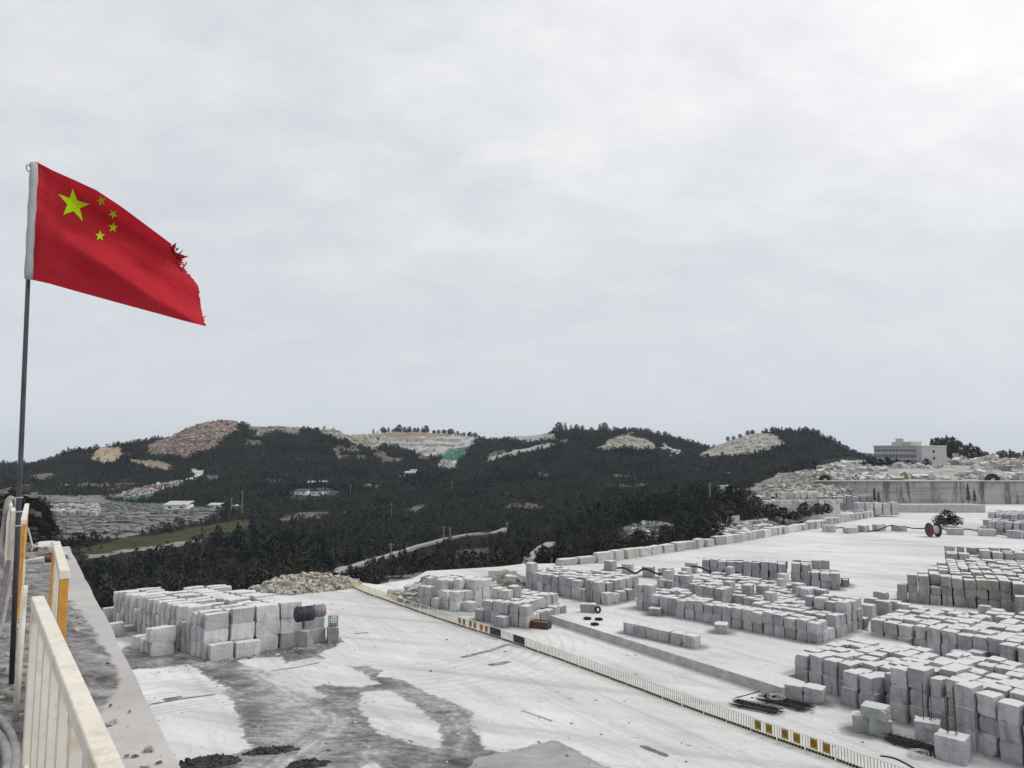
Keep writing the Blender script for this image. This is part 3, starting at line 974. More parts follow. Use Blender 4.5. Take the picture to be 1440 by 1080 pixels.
TPL = {}
for lod, (n, q) in {'near': (230, 0.075), 'mid': (100, 0.11), 'far': (44, 0.16)}.items():
    TPL[lod] = [crown_template(n, q, 'round' if (lod == 'far' or s % 3) else 'pine', s + 11) for s in range(6)]


def plant(points, sizes, lods):
    Vs, Ts = [], []
    for (x, y, z), (h, w), lod in zip(points, sizes, lods):
        V, T = TPL[lod][rng.integers(6)]
        a = rng.random() * 2 * PI
        ca, sa = math.cos(a), math.sin(a)
        P = np.empty_like(V)
        P[:, 0] = x + (V[:, 0] * ca - V[:, 1] * sa) * w
        P[:, 1] = y + (V[:, 0] * sa + V[:, 1] * ca) * w
        P[:, 2] = z + V[:, 2] * h
        Vs.append(P)
        Ts.append(np.clip(T + 0.28 * rng.random() + 1.3 * (float(fbm(np.array(x / 45.0), np.array(y / 45.0), 4)) + 0.12), 0, 0.97))
    return np.concatenate(Vs), np.concatenate(Ts)


pts, szs, lds = [], [], []
COVER = 3.4
for r in range(10, nR - 10):
    for c in range(0, nC):
        px_, py_ = TPX[r, c], TPY[r, c]
        if px_ < -120 or px_ > 1600 or TK[r] < 1.3 or TK[r] > 8.0:
            continue
        Y = TY[r, c]
        if Y > 330 and px_ > 1150 and py_ > 643.5 and not (1296 < px_ < 1382 and 480 < Y < 560):
            continue
        sk = 0.70 if Y < 300 else 0.74 if Y < 520 else 0.72
        tw, th = 4.4 * sk * F / Y, 5.2 * sk * F / Y
        area = vis_area[r, c] + (0.12 * 3.0 * abs(TPY[r, c] - TPY[r - 1, c]))
        lam = COVER * area / (tw * th * 0.6)
        b = bare[r, c]
        lam *= (1 - b) + (0.05 if b > 0.5 else 0)
        k = rng.poisson(lam)
        for _ in range(k):
            s = sk * (0.6 + 0.85 * rng.random() ** 1.8)
            if b > 0.5:
                s *= 0.45
            t, t2 = rng.random() - 0.5, rng.random()
            y = TY[r, c] * (1 - t2) + TY[r - 1, c] * t2
            z = TZ[r, c] * (1 - t2) + TZ[r - 1, c] * t2
            x = TX[r, c] + t * 3.0 / F * Y
            pts.append((x, y, z - 0.5))
            szs.append((5.4 * s * rng.uniform(0.75, 1.25), 4.6 * s * rng.uniform(0.8, 1.2)))
            lds.append('near' if Y < 260 else 'mid' if Y < 480 else 'far')
fv, ft = plant(pts, szs, lds)
forest = mesh_np("forest", fv, np.arange(len(fv)).reshape(-1, 4), M['leaf'], False, {"tint": ('FLOAT', ft)})
tag(forest, "dark pine and scrub woodland covering the hillsides and valley behind the stone yard", "woodland", kind="stuff")
print("forest trees", len(pts), "faces", len(fv) // 4)


# single trees one can tell apart: pine (crown + trunk), shrub (foliage + stem)
def tree_proto(name, kind, seed, leafm):
    root = empty(name, (0, -500 - seed, -300))
    V, T = crown_template(340, 0.062 if kind == 'pine' else 0.085, 'pine' if kind == 'pine' else 'round', seed)
    V = V.copy()
    base = 0.16 if kind == 'pine' else 0.10
    V[:, 2] = base + V[:, 2] * (1 - base)
    V[:, :2] *= 0.72 if kind == 'pine' else 1.1
    cr = mesh_np("crown", V, np.arange(len(V)).reshape(-1, 4), leafm, False, {"tint": ('FLOAT', T + 0.2)}, parent=root)
    tb = MB()
    g = random.Random(seed)
    tb.tube([(0, 0, -0.05), (0.01, 0.005, 0.3), (0.0, 0.01, 0.62), (0.005, 0, 0.9)], [0.028, 0.022, 0.014, 0.005], 7)
    for k in range(7):
        z = 0.2 + 0.09 * k
        a = g.random() * 6.28
        L = 0.3 * (1 - z) + 0.05
        tb.tube([(0, 0, z), (L * math.cos(a), L * math.sin(a), z + 0.07)], [0.009, 0.003], 5)
    tb.build("trunk", M['bark'], root)
    return root


PROTO = {}
for kind, s, lm in (('pine', 3, 'leaf'), ('pine', 8, 'leaf'), ('round', 5, 'leaf'), ('round', 6, 'leaf_brown')):
    PROTO.setdefault(kind if lm == 'leaf' else 'dry', []).append(
        tree_proto({'pine': 'pine_tree', 'round': 'shrub'}[kind], kind, s, M[lm]))
_used = set()


def put_tree(kind, loc, h, w, label, cat, group):
    p = PROTO[kind][rng.integers(len(PROTO[kind]))]
    rz = rng.random() * 6.28
    if p.name not in _used:
        _used.add(p.name)
        p.location, p.rotation_euler, p.scale = loc, (0, 0, rz), (w, w, h)
        tag(p, label, cat, group)
        return p
    o = copy_tree(p, loc, rz, label, group, (w, w, h))
    o["category"] = cat
    o.name = "pine_tree" if kind == 'pine' else {"tree": "broad_tree", "bush": "bush"}.get(cat, "shrub")
    return o


def tree_row(pxs, hs, where, group, kmin=4.5, wr=0.8):
    pxs = sorted(p_ + random.uniform(-3, 3) for p_ in pxs)
    n = len(pxs)
    for i, px in enumerate(pxs):
        p = ridge(px, kmin)
        h = random.uniform(*hs) * random.choice([.7, .85, 1, 1.1])
        put_tree('pine' if random.random() < .22 else 'round', (p.x, p.y, p.z - 0.3), h, h * wr * random.uniform(0.8, 1.2),
                 f"dark tree {where}, {nth(i + 1)} from the left", "tree", group)


tree_row([6, 22, 58, 92], (5, 8), "on the low ridge behind the flagpole", "trees on the far left ridge")
tree_row([452, 459, 466], (5, 8), "standing alone on the grey quarry rim", "three trees on the quarry rim", wr=0.5)
tree_row(list(range(527, 668, 5)), (6, 11), "in the row above the far quarry cut", "trees above the far quarry", wr=1.25)
tree_row([785, 797, 803, 812, 822, 835, 845, 852], (7, 13), "on the middle hilltop", "trees on the middle hilltop", wr=1.1)
tree_row(list(range(884, 985, 10)), (5, 8), "on the sloping ridge right of the middle hilltop", "trees on the sloping ridge", wr=1.2)
tree_row(list(range(1026, 1200, 9)), (4.5, 8), "on the rounded hill behind the bare rock dome", "trees on the rounded hill", wr=1.2)
# wooded knoll beside the long building
for i, (px, py, h) in enumerate([(1304, 640, 7), (1311, 632, 9), (1318, 629, 8), (1326, 627, 7), (1332, 627, 9), (1340, 628, 8), (1348, 633, 7),
                                 (1357, 641, 6), (1366, 646, 6)]):
    p = PY(px, py + 3, 503)
    put_tree('pine' if i % 3 == 1 else 'round', p, h, h * 1.1, f"dark tree on the knoll beside the long building, {nth(i + 1)} from the left", "tree",
             "trees on the knoll by the building")
for i, px in enumerate(range(1398, 1448, 7)):
    p = PY(px + random.uniform(-3, 3), 645, 640)
    put_tree('pine' if i % 3 == 0 else 'round', p, random.uniform(4, 9), random.uniform(7, 11), f"small far tree at the right edge of the skyline, {nth(i + 1)} from the left", "tree",
             "far trees at the right edge")
# shrubs at the yard margin
SHRUBS = [(1062, 726, 262, 7, 8), (1085, 728, 262, 5, 8), (1103, 730, 258, 4, 7), (1118, 732, 256, 3, 6), (1132, 727, 262, 5, 7), (1150, 724, 264, 4, 6), (1163, 722, 266, 3.5, 5),
          (1005, 752, 230, 7, 7), (985, 758, 226, 7, 7), (1020, 738, 240, 6, 7), (1048, 715, 275, 8, 8), (1030, 712, 280, 8, 8), (960, 760, 220, 6, 6), (935, 764, 216, 5, 6),
          (900, 772, 208, 5, 6), (870, 778, 204, 5, 6), (840, 786, 200, 5, 6), (790, 792, 190, 6, 6), (765, 796, 185, 5, 5)]
for i, (px, py, Y, h, w) in enumerate(sorted(SHRUBS)):
    put_tree('dry' if px in (1005, 1020, 1048, 1062) else 'round', PY(px, py, Y), h, w,
             f"{'dry brownish' if px in (1005, 1020, 1048, 1062) else 'dark green'} shrub behind the boundary blocks, {nth(i + 1)} from the left", "shrub", "shrubs behind the boundary blocks")
for i, (px, py, Y, h, w) in enumerate([(1230, 706, 335, 7, 4), (1236, 706, 335, 5, 4), (1362, 706, 335, 8.5, 4.5), (1371, 706, 335, 6, 4)]):
    put_tree('pine', PY(px, py + 1, Y), h, w,
             ["dark conifer climbing the far retaining wall, taller of the left pair", "dark conifer at the far retaining wall, shorter of the left pair",
              "dark conifer against the far retaining wall, taller of the right pair", "dark conifer against the far retaining wall, shorter of the right pair"][i],
             "tree", "conifers against the retaining wall")
for i, (px, py, Y, h, w) in enumerate([(1322, 740, 232, 3.4, 5), (1333, 738, 236, 4.6, 6), (1343, 739, 234, 3.2, 5)]):
    put_tree('round', PY(px, py, Y), h, w, ["low dark bush right behind the rusty cable reel", "tallest dark bush behind the rusty cable reel", "low dark bush farthest right of the rusty cable reel"][i],
             "bush", "bushes behind the cable reel")

# ------------------------------------------------------------------ yard
yb = [G(px, py) for px, py in zip(YB_PX, YB_PY)]
outline = [(-150, -60), (yb[0].x - 40, yb[0].y - 10)] + [(p.x, p.y) for p in yb] + [(yb[-1].x + 60, yb[-1].y), (400, -60)]
ym = MB()
n = len(outline)
ym.v = [(x, y, 0.0) for x, y in outline] + [(x, y, -12.0) for x, y in outline]
bmq = bmesh.new()
tv = [bmq.verts.new((x, y, 0)) for x, y in outline]
bv = [bmq.verts.new((x, y, -12)) for x, y in outline]
f = bmq.faces.new(tv)
for i in range(n):
    j = (i + 1) % n
    bmq.faces.new((tv[j], tv[i], bv[i], bv[j]))
bmesh.ops.recalc_face_normals(bmq, faces=bmq.faces)
bmesh.ops.triangulate(bmq, faces=[f])
me = bpy.data.meshes.new("yard_ground")
bmq.to_mesh(me)
bmq.free()
tag(link("yard_ground", me, M['ground']), kind="structure")

# muddy part of the yard as a finer sheet carrying the stain outlines
WET = [(150, 935), (170, 915), (285, 926), (350, 922), (455, 900), (482, 896), (475, 908), (448, 918), (457, 931), (480, 938), (512, 936), (535, 943), (530, 952), (560, 955), (575, 960), (600, 976),
       (640, 990), (664, 1003), (656, 1016), (672, 1037), (682, 1054), (715, 1061), (750, 1052), (778, 1043), (800, 1052), (850, 1080), (880, 1100), (240, 1100), (230, 1075), (150, 960)]
W1 = [(150, 945), (190, 942), (265, 935), (283, 945), (300, 957), (322, 966), (318, 975), (330, 985), (338, 1005), (346, 1042), (362, 1050), (330, 1062), (300, 1066), (235, 1085), (160, 1000)]
W2 = [(332, 929), (360, 925), (397, 924), (403, 932), (442, 924), (480, 931), (517, 949), (533, 961), (506, 967), (455, 963), (440, 967), (462, 979), (452, 983), (435, 981), (410, 970), (372, 957), (382, 950), (370, 943), (345, 936)]
W3 = [(506, 973), (548, 970), (559, 975), (585, 991), (599, 1004), (620, 1018), (620, 1044), (630, 1052), (610, 1056), (570, 1043), (530, 1031), (512, 1010), (504, 989)]
W4 = [(508, 1074), (525, 1070), (535, 1078), (528, 1090), (508, 1090)]
MID = [(352, 944), (380, 946), (402, 970), (440, 992), (484, 1002), (500, 1022), (490, 1050), (450, 1070), (430, 1095), (370, 1095), (350, 1045), (338, 995), (345, 965)]
PUDDLE = [(668, 1068), (690, 1062), (720, 1056), (755, 1046), (778, 1041), (800, 1050), (850, 1078), (880, 1100), (640, 1100)]
STREAKS = [([(652, 924), (668, 920), (690, 915), (712, 907)], 0.5), ([(690, 935), (705, 933), (712, 931)], 0.6), ([(500, 891), (515, 890)], 0.4),
           ([(215, 990), (260, 982), (300, 977)], 0.3), ([(236, 983), (250, 981)], 0.5), ([(385, 943), (420, 938), (448, 932)], 0.3),
           ([(735, 1000), (760, 1008), (775, 1014)], 0.2), ([(905, 1050), (935, 1062)], 0.4)]
gx, gy = np.arange(-54, 26, 0.19), np.arange(46, 106, 0.19)
GX, GY = np.meshgrid(gx, gy)
wp = lambda P: [(G(a, b).x, G(a, b).y) for a, b in P]


def soft(poly, w=1.15):
    p = wp(poly)
    d = poly_dist(GX, GY, p)
    return np.clip(0.5 + np.where(in_poly(GX, GY, p), d, -d) / (2 * w), 0, 1)


wet = soft(WET)
for W in (W1, W2, W3, W4):
    wet = np.minimum(wet, 1 - soft(W))
DARKS = [[(330, 960), (352, 972), (372, 1010), (372, 1046), (344, 1046), (336, 1000)], [(392, 972), (440, 978), (472, 976), (476, 992), (440, 996), (400, 986)],
         [(480, 976), (505, 972), (510, 1000), (528, 1034), (500, 1030), (486, 1008)], [(520, 1045), (600, 1060), (660, 1075), (560, 1078), (500, 1060)], [(300, 930), (345, 934), (372, 948), (350, 958), (318, 950)]]
mid = 0.6 * soft(MID, 1.8) + 0.25 * soft([(560, 955), (600, 976), (662, 1003), (672, 1037), (690, 1070), (640, 1070), (618, 1010), (575, 975)], 1.2)
for P in DARKS:
    mid = mid - 0.75 * soft(P, 1.4)
lp = wp([(352, 938), (372, 948), (398, 968), (424, 986), (452, 1002), (474, 1014), (468, 1030), (442, 1048), (412, 1068), (385, 1092)])
mid = np.maximum(mid, 1.05 * np.clip(1.2 - poly_dist(GX, GY, lp, closed=False) / 1.5, 0, 1))
lp = wp([(640, 1004), (650, 1022), (655, 1040), (645, 1062)])
mid = np.maximum(mid, 0.7 * np.clip(1.1 - poly_dist(GX, GY, lp, closed=False) / 0.7, 0, 1))
mid = np.clip(mid, 0, 1)
for P, wd in STREAKS:
    p = wp(P)
    d = poly_dist(GX, GY, p, closed=False)
    wet = np.maximum(wet, np.clip(0.9 - d / (wd * 1.7), 0, 0.75))
# grime line along the foot of the fence
pud = soft(PUDDLE, 0.7)
# tyre ruts: pairs of curved lines
RUTS = [[(175, 985), (240, 978), (300, 972), (345, 968)], [(180, 1008), (260, 992), (335, 985)], [(185, 968), (250, 960), (310, 958)],
        [(345, 1000), (400, 1006), (450, 1016), (475, 1020)], [(348, 1012), (400, 1016), (455, 1028)], [(350, 1024), (410, 1030), (440, 1034)],
        [(488, 1018), (540, 1040), (600, 1058), (690, 1076)], [(485, 1026), (530, 1050), (590, 1070), (640, 1085)], [(484, 1034), (520, 1062), (560, 1085)], [(492, 1012), (560, 1038), (640, 1060), (720, 1078)],
        [(500, 1045), (550, 1066), (610, 1084)], [(380, 940), (420, 962), (460, 985), (485, 1010), (470, 1035), (430, 1060), (395, 1090)], [(372, 948), (412, 972), (450, 996), (465, 1012), (450, 1032), (415, 1055), (385, 1080)],
        [(640, 1005), (655, 1022), (662, 1036), (652, 1050), (648, 1062)], [(632, 1000), (646, 1018), (655, 1034)],
        [(545, 872), (600, 874), (655, 884), (690, 898), (684, 916), (640, 930), (590, 938)], [(560, 880), (610, 882), (655, 892), (672, 903), (655, 917), (610, 927)],
        [(575, 888), (620, 890), (648, 899), (640, 910), (600, 918)], [(530, 865), (600, 866), (670, 876), (712, 895), (706, 920), (660, 940), (600, 952)],
        [(585, 850), (640, 880), (720, 925), (820, 975), (950, 1030), (1080, 1090)], [(560, 860), (630, 900), (710, 945), (800, 992), (920, 1050), (990, 1090)],
        [(640, 960), (720, 1000), (800, 1030), (880, 1060)], [(480, 835), (520, 862), (560, 905)], [(450, 845), (490, 870), (520, 915)], [(505, 838), (560, 838), (600, 842)]]
track = np.zeros_like(GX)
for rr_, P in enumerate(RUTS):
    p = []
    for (x0, y0), (x1, y1) in zip(P[:-1], P[1:]):
        p += [(x0 + (x1 - x0) * k / 5, y0 + (y1 - y0) * k / 5) for k in range(5)]
    p.append(P[-1])
    for _ in range(4):
        p = [p[0]] + [((a0[0] + 2 * b0[0] + c0[0]) / 4, (a0[1] + 2 * b0[1] + c0[1]) / 4) for a0, b0, c0 in zip(p[:-2], p[1:-1], p[2:])] + [p[-1]]
    d = poly_dist(GX, GY, wp(p), closed=False)
    st = 0.62 if rr_ < 15 else 0.26
    for off_ in (0.0, 0.9):
        track = np.maximum(track, st * np.clip(1 - np.abs(d - off_) / 0.26, 0, 1))
nx, ny = len(gx), len(gy)
ii, jj = np.meshgrid(np.arange(ny - 1), np.arange(nx - 1), indexing='ij')
q = np.stack([ii * nx + jj, ii * nx + jj + 1, (ii + 1) * nx + jj + 1, (ii + 1) * nx + jj], axis=-1).reshape(-1, 4)
GZ = 0.004 + 0.02 * np.zeros_like(GX)
tag(mesh_np("muddy_ground", np.stack([GX, GY, GZ], axis=-1).reshape(-1, 3), q, M['ground'], True,
            {"wet": ('FLOAT', wet.ravel()), "puddle": ('FLOAT', pud.ravel()), "mid": ('FLOAT', mid.ravel()), "track": ('FLOAT', track.ravel())}), kind="structure")

# concrete apron one step above the yard
P0, P1 = G(774, 865.5, 1.0), G(1080, 961, 1.0)
uu = (P1 - P0).normalized()
vv = Vector((-uu.y, uu.x, 0))
if vv.x < 0:
    vv = -vv
ap = [P0, P1 + uu * 1.6, P1 + uu * 1.6 + vv * 3.4, P1 + vv * 3.6 - uu * 0.5, P1 + vv * 26 - uu * 0.5, P0 + vv * 33 + uu * 6, P0 + vv * 33]
bmq = bmesh.new()
tv = [bmq.verts.new((p.x, p.y, 1.0)) for p in ap]
bv = [bmq.verts.new((p.x, p.y, -0.3)) for p in ap]
bmq.faces.new(tv)
for i in range(len(ap)):
    j = (i + 1) % len(ap)
    fq = bmq.faces.new((tv[j], tv[i], bv[i], bv[j]))
    fq.material_index = 1
bmesh.ops.recalc_face_normals(bmq, faces=bmq.faces)
me = bpy.data.meshes.new("apron")
bmq.to_mesh(me)
bmq.free()
tag(link("apron", me, [M['ground'], M['concrete']]), kind="structure")

# ------------------------------------------------------------------ ledge the photographer stands on
LZ = H - 2.0
E0, E1 = G(255, 1080, LZ).xy, G(97, 768, LZ).xy
ed = (E1 - E0).normalized()
en = Vector((-ed.y, ed.x))          # towards the left, inward
if en.x > 0:
    en = -en
s_vals = np.concatenate([np.arange(-14, 0, 0.5), np.arange(0, (E1 - E0).length + 0.01, 0.09)])
t_vals = np.concatenate([np.arange(0, 4.2, 0.09), np.arange(4.2, 14, 0.7)])
S, T = np.meshgrid(s_vals, t_vals)
LX = E0.x + ed.x * S + en.x * T
LYv = E0.y + ed.y * S + en.y * T
LX = LX + 0.05 * fbm(S * 0.9, T * 0 + 3, 3) * (T < 0.05)
LZs = LZ + 0.02 * fbm(LX * 0.7, LYv * 0.7, 3) - 0.05 * np.clip((LYv - 13) / 3, 0, 1) * fbm(LX * 2, LYv * 2, 2)
LP = np.clip(LYv, 0.5, 99)
fy = CP * LP + SP * (LZ - H)
lpx = 720 + F * LX / fy
lpy = 540 - F * (-SP * LP + CP * (LZ - H)) / fy
WETL = [[(84, 862), (110, 858), (128, 885), (150, 920), (168, 948), (166, 968), (150, 984), (130, 1012), (100, 1040), (80, 960)],
        [(-400, 845), (30, 842), (62, 850), (75, 900), (70, 1000), (60, 1300), (-900, 1300)],
        [(-300, 805), (20, 800), (50, 820), (20, 834), (-300, 834)], [(20, 796), (70, 790), (84, 830), (70, 850), (20, 850)], [(80, 840), (100, 845), (104, 870), (85, 870)]]
lw = np.zeros_like(LX)
for P in WETL:
    d = poly_dist(lpx, lpy, P)
    lw = np.maximum(lw, np.clip(0.5 + np.where(in_poly(lpx, lpy, P), d, -d) / 34.0, 0, 1))
lw[LYv < 1.0] = 0.6
a_, b_ = LX.shape
ii, jj = np.meshgrid(np.arange(a_ - 1), np.arange(b_ - 1), indexing='ij')
q = np.stack([ii * b_ + jj, ii * b_ + jj + 1, (ii + 1) * b_ + jj + 1, (ii + 1) * b_ + jj], axis=-1).reshape(-1, 4)
Vt = np.stack([LX, LYv, LZs], axis=-1).reshape(-1, 3)
# side faces down the cliff
per = [jj_ for jj_ in range(b_)] + [i_ * b_ + b_ - 1 for i_ in range(1, a_)]
Vb = Vt[per].copy()
Vb[:, 2] = -1.0
off = len(Vt)
qs = [(per[k], off + k, off + k + 1, per[k + 1]) for k in range(len(per) - 1)]
led = mesh_np("concrete_ledge", np.concatenate([Vt, Vb]), np.concatenate([q, np.array(qs)]), M['ledge'], False,
              {"wet": ('FLOAT', np.concatenate([lw.ravel(), np.full(len(Vb), 0.8)]))})
tag(led, kind="structure")

# dark rocky bank beyond the end of the ledge
bx = np.arange(-260, 121, 2.0)
by = np.concatenate([np.linspace(16.5, 25, 50), np.linspace(25.3, 34, 24)])
BPX, BY = np.meshgrid(bx, by)
top_py = np.interp(BPX, [-260, 40, 60, 74, 86, 100, 112, 121], [688, 689, 693, 716, 742, 772, 800, 840])
bz_top = z_of(top_py, 25)
low = z_of(np.full_like(BPX, 812.0), 16.5)
tt = np.clip((BY - 16.5) / 8.5, 0, 1)
BZ = low + (bz_top - low) * tt ** 0.9 - np.clip(BY - 25.3, 0, 20) * 1.8
BX = BY * (BPX - 720) / F / (CP + 0.0973 * SP)
BZ = BZ + 0.7 * fbm(BX * 0.55, BY * 0.55, 4) * np.clip(tt * 6, 0, 1) * np.clip(1.25 - tt, 0.25, 1) + 0.3 * fbm(BX * 2.5, BY * 2.5, 3)
stone = fbm(BX * 0.8 + 4, BY * 0.8, 4)
bc = np.where((stone > 0.13)[..., None], np.array((0.085, 0.08, 0.075)), np.array((0.010, 0.009, 0.008)))
bc = np.where(((tt > 0.93) & (BPX < 66))[..., None], np.array((0.17, 0.17, 0.165)), bc)
bc = np.concatenate([bc, np.ones(bc.shape[:2] + (1,))], axis=2)
a_, b_ = BX.shape
ii, jj = np.meshgrid(np.arange(a_ - 1), np.arange(b_ - 1), indexing='ij')
q = np.stack([ii * b_ + jj, ii * b_ + jj + 1, (ii + 1) * b_ + jj + 1, (ii + 1) * b_ + jj], axis=-1).reshape(-1, 4)
tag(mesh_np("rocky_bank", np.stack([BX, BY, BZ], axis=-1).reshape(-1, 3), q, M['terrain'], False, {"col": ('FLOAT_COLOR', bc.reshape(-1, 4))}), kind="structure")

# ------------------------------------------------------------------ rough quarry blocks
def block_template(seed, nsub=4, rough=1.0):
    """unit block (base at z=0) with hewn faces, chipped arrises and slightly skewed corners"""
    g = np.random.default_rng(seed)
    bm = bmesh.new()
    bmesh.ops.create_cube(bm, size=1.0)
    bmesh.ops.subdivide_edges(bm, edges=bm.edges[:], cuts=nsub - 1, use_grid_fill=True)
    co = np.array([v.co[:] for v in bm.verts])
    # corner skew (trilinear)
    off = g.normal(0, 0.022 * rough, (2, 2, 2, 3))
    off[:, :, :, 2] *= 0.6
    t = co + 0.5
    d = np.zeros_like(co)
    for a in (0, 1):
        for b in (0, 1):
            for c in (0, 1):
                w = (t[:, 0] if a else 1 - t[:, 0]) * (t[:, 1] if b else 1 - t[:, 1]) * (t[:, 2] if c else 1 - t[:, 2])
                d += w[:, None] * off[a, b, c]
    on = np.abs(np.abs(co) - 0.5) < 1e-4
    cnt = on.sum(1)
    nrm = np.where(on, np.sign(co), 0)
    for i in range(len(co)):
        if cnt[i] == 1:
            d[i] += nrm[i] * (g.normal(0, 0.009 * rough) + 0.004)
        elif cnt[i] == 2:
            d[i] -= nrm[i] * ((0.001 + abs(g.normal(0, 0.006 * rough))) if g.random() > 0.13 else g.uniform(0.02, 0.06) * rough)
        else:
            d[i] -= nrm[i] * ((0.003 + abs(g.normal(0, 0.008 * rough))) if g.random() > 0.22 else g.uniform(0.03, 0.09) * rough)
    V = co + d
    V[:, 2] += 0.5
    bm.verts.index_update()
    Fc = np.array([[v.index for v in f.verts] for f in bm.faces])
    bm.free()
    return V, Fc


BT = [block_template(100 + s, 4, 1.0) for s in range(18)]
LT = [block_template(300 + s, 3, 5.5) for s in range(14)]      # loose rocks
BT_MESH = {}


def block_mesh(vi, mk):
    if (vi, mk) not in BT_MESH:
        V, Fc = BT[vi]
        me = bpy.data.meshes.new("granite_block")
        me.from_pydata(V.tolist(), [], Fc.tolist())
        at_ = me.attributes.new("loc", 'FLOAT_VECTOR', 'POINT')
        at_.data.foreach_set("vector", V.astype(np.float32).ravel())
        me.materials.append(M[mk])
        BT_MESH[(vi, mk)] = me
    return BT_MESH[(vi, mk)]


BLOCKS = []


def add_block(base, rz, dims, mk='granite', label=None, tilt=0.0):
    BLOCKS.append(dict(base=Vector(base), rz=rz, dims=dims, mk=mk, label=label, vi=random.randrange(len(BT)), tilt=tilt))


LAYN = {1: ["single"], 2: ["bottom", "top"], 3: ["bottom", "middle", "top"], 4: ["bottom", "second", "third", "top"]}


def pile(text, O, R, z, ni, nj, sa, sb, sh, fn, mk='granite', i0=0, j0=0, jit=1.0, skew=0.0, topj=(0.88, 1.10)):
    d = (R - O)
    d.z = 0
    d.normalize()
    e = Vector((-d.y, d.x, 0))
    ang = math.atan2(d.y, d.x)
    for j in range(j0, nj):
        seen = 0
        rowj = 0.0
        for i in range(i0, ni):
            n = fn(i, j)
            if n <= 0:
                continue
            seen += 1
            zc = z
            push = random.gauss(0, 0.12) * jit
            for k in range(n):
                a = sa * random.uniform(0.86, 0.98)
                b = sb * random.uniform(0.80, 0.97)
                h = sh * (random.uniform(0.93, 1.07) if k < n - 1 else random.uniform(*topj))
                if random.random() < 0.10 and k == n - 1:
                    a *= random.uniform(0.6, 0.85)
                    b *= random.uniform(0.8, 1.0)
                c = O + d * ((i + 0.5) * sa + skew * j + random.gauss(0, 0.04) * jit) + e * ((j + 0.5) * sb + push + random.gauss(0, 0.08) * jit)
                rz = ang + math.radians(random.gauss(0, 2.6) * jit)
                ln = LAYN.get(n, LAYN[4])[min(k, len(LAYN.get(n, LAYN[4])) - 1)]
                lab = f"{'block' if n > 1 else 'lone block'}, {ln} layer, {nth(j - j0 + 1)} row back, {nth(seen)} from left, {text}"
                if random.random() < 0.28 and k == n - 1:
                    rz += math.radians(random.gauss(0, 4) * jit)
                add_block((c.x, c.y, zc), rz, (a, b, h), mk if not callable(mk) else mk(i, j, k), lab)
                zc += h * 0.985


def rnd(p1, p2, p3):
    r = random.random()
    return 1 if r < p1 else 2 if r < p1 + p2 else 3


# --- the big pale stack on the left
LO, LR = G(285, 929), G(452, 903)
ld = (LR - LO).normalized()
le = Vector((-ld.y, ld.x, 0))


def f_left(i, j):
    if j == -1:
        return 1 if i in (0, 1) else 0
    if i == 4:
        return 2 if j < 3 else 0
    if j > 13 and i < 1:
        return 0
    if random.random() < 0.08 and j > 0:
        return 2
    return 3


pile("big left stack", LO, LR, 0, 5, 15, 2.85, 1.25, 1.66, f_left, 'granite_pale', 0, -1, 0.45, skew=-0.3, topj=(0.94, 1.06))
L2 = G(193, 889)
pile("rear left stack", L2, L2 + ld, 0, 2, 7, 2.7, 1.2, 1.4, lambda i, j: 3 if j > 0 else 2, 'granite_pale', 0, 0, 0.5, skew=-0.3, topj=(0.94, 1.06))
L3 = G(210, 925)
pile("low far-left stack", L3, L3 + ld, 0, 1, 5, 2.7, 1.3, 1.5, lambda i, j: 2 if j < 2 else 1, 'granite_pale', skew=-0.25)
# --- stack beside the fence
MO = G(640, 860)
pile("small stack behind the fence", MO, MO + Vector((0.72, 0.69, 0)), 0, 4, 5, 1.75, 1.6, 1.3, lambda i, j: 3 if i + j > 1 and random.random() > .12 else 2, 'granite_pale')
M2 = G(612, 857)
pile("low pair behind the fence", M2, M2 + Vector((0.72, 0.69, 0)), 0, 1, 3, 1.7, 1.4, 1.4, lambda i, j: 2 if j else 1, 'granite')
# --- stack by the rusty tray
AO = G(742, 884)
AR = G(813, 859)


def f_a(i, j):
    if j == 0:
        return 2 if i == 0 else 1
    if j == 1:
        return 2
    if j < 5:
        return 3 if random.random() < .3 and 0 < i < 4 else 2
    return 1


pile("stack by the rusty tray", AO, AR, 0, 6, 6, 1.75, 1.5, 1.45, f_a)
# --- stack below the draped hose
BO, BR = G(738, 829), G(848, 850)


def f_b(i, j):
    if i == 11:
        return 1 if j < 4 else 0
    if i == 0 and j == 0:
        return 3
    if j >= 5:
        return 2 if i > 3 else 0
    return 2 if random.random() < .9 else 1


pile("stack below the draped hose", BO, BR, 0, 12, 6, 1.5, 1.65, 1.55, f_b)
# --- long central stack on the apron
CO, CR = G(938, 865, 1.0), G(1132, 903, 1.0)


def f_c(i, j):
    if i < 0:
        if j in (0, 1):
            return 3 if (i in (-4, -3) and j == 0) else 2 if i >= -4 else 0
        if j < 7:
            return (2 if random.random() < .6 else 1) if i >= -4 and j < 5 else 1 if i > -3 else 0
        return rnd(.15, .7, .15) if i > -9 + (j - 7) * 0.4 else 0
    if i > 14:
        return 0
    if j <= 1:
        return 2
    if j == 2:
        return 1 if random.random() < .92 else 2
    if j in (3, 4):
        if i in (1, 2, 3):
            return 3
        return 2 if i >= 7 else 1
    if j <= 7:
        return 3 if i >= 12 else rnd(.1, .8, .1)
    if j < 15:
        return rnd(.08, .82, .1) if i < 12 - (j - 8) else 0
    return 0


pile("long central stack", CO, CR, 1.0, 15, 16, 1.4, 1.55, 1.22, f_c, 'granite', -9, 0)
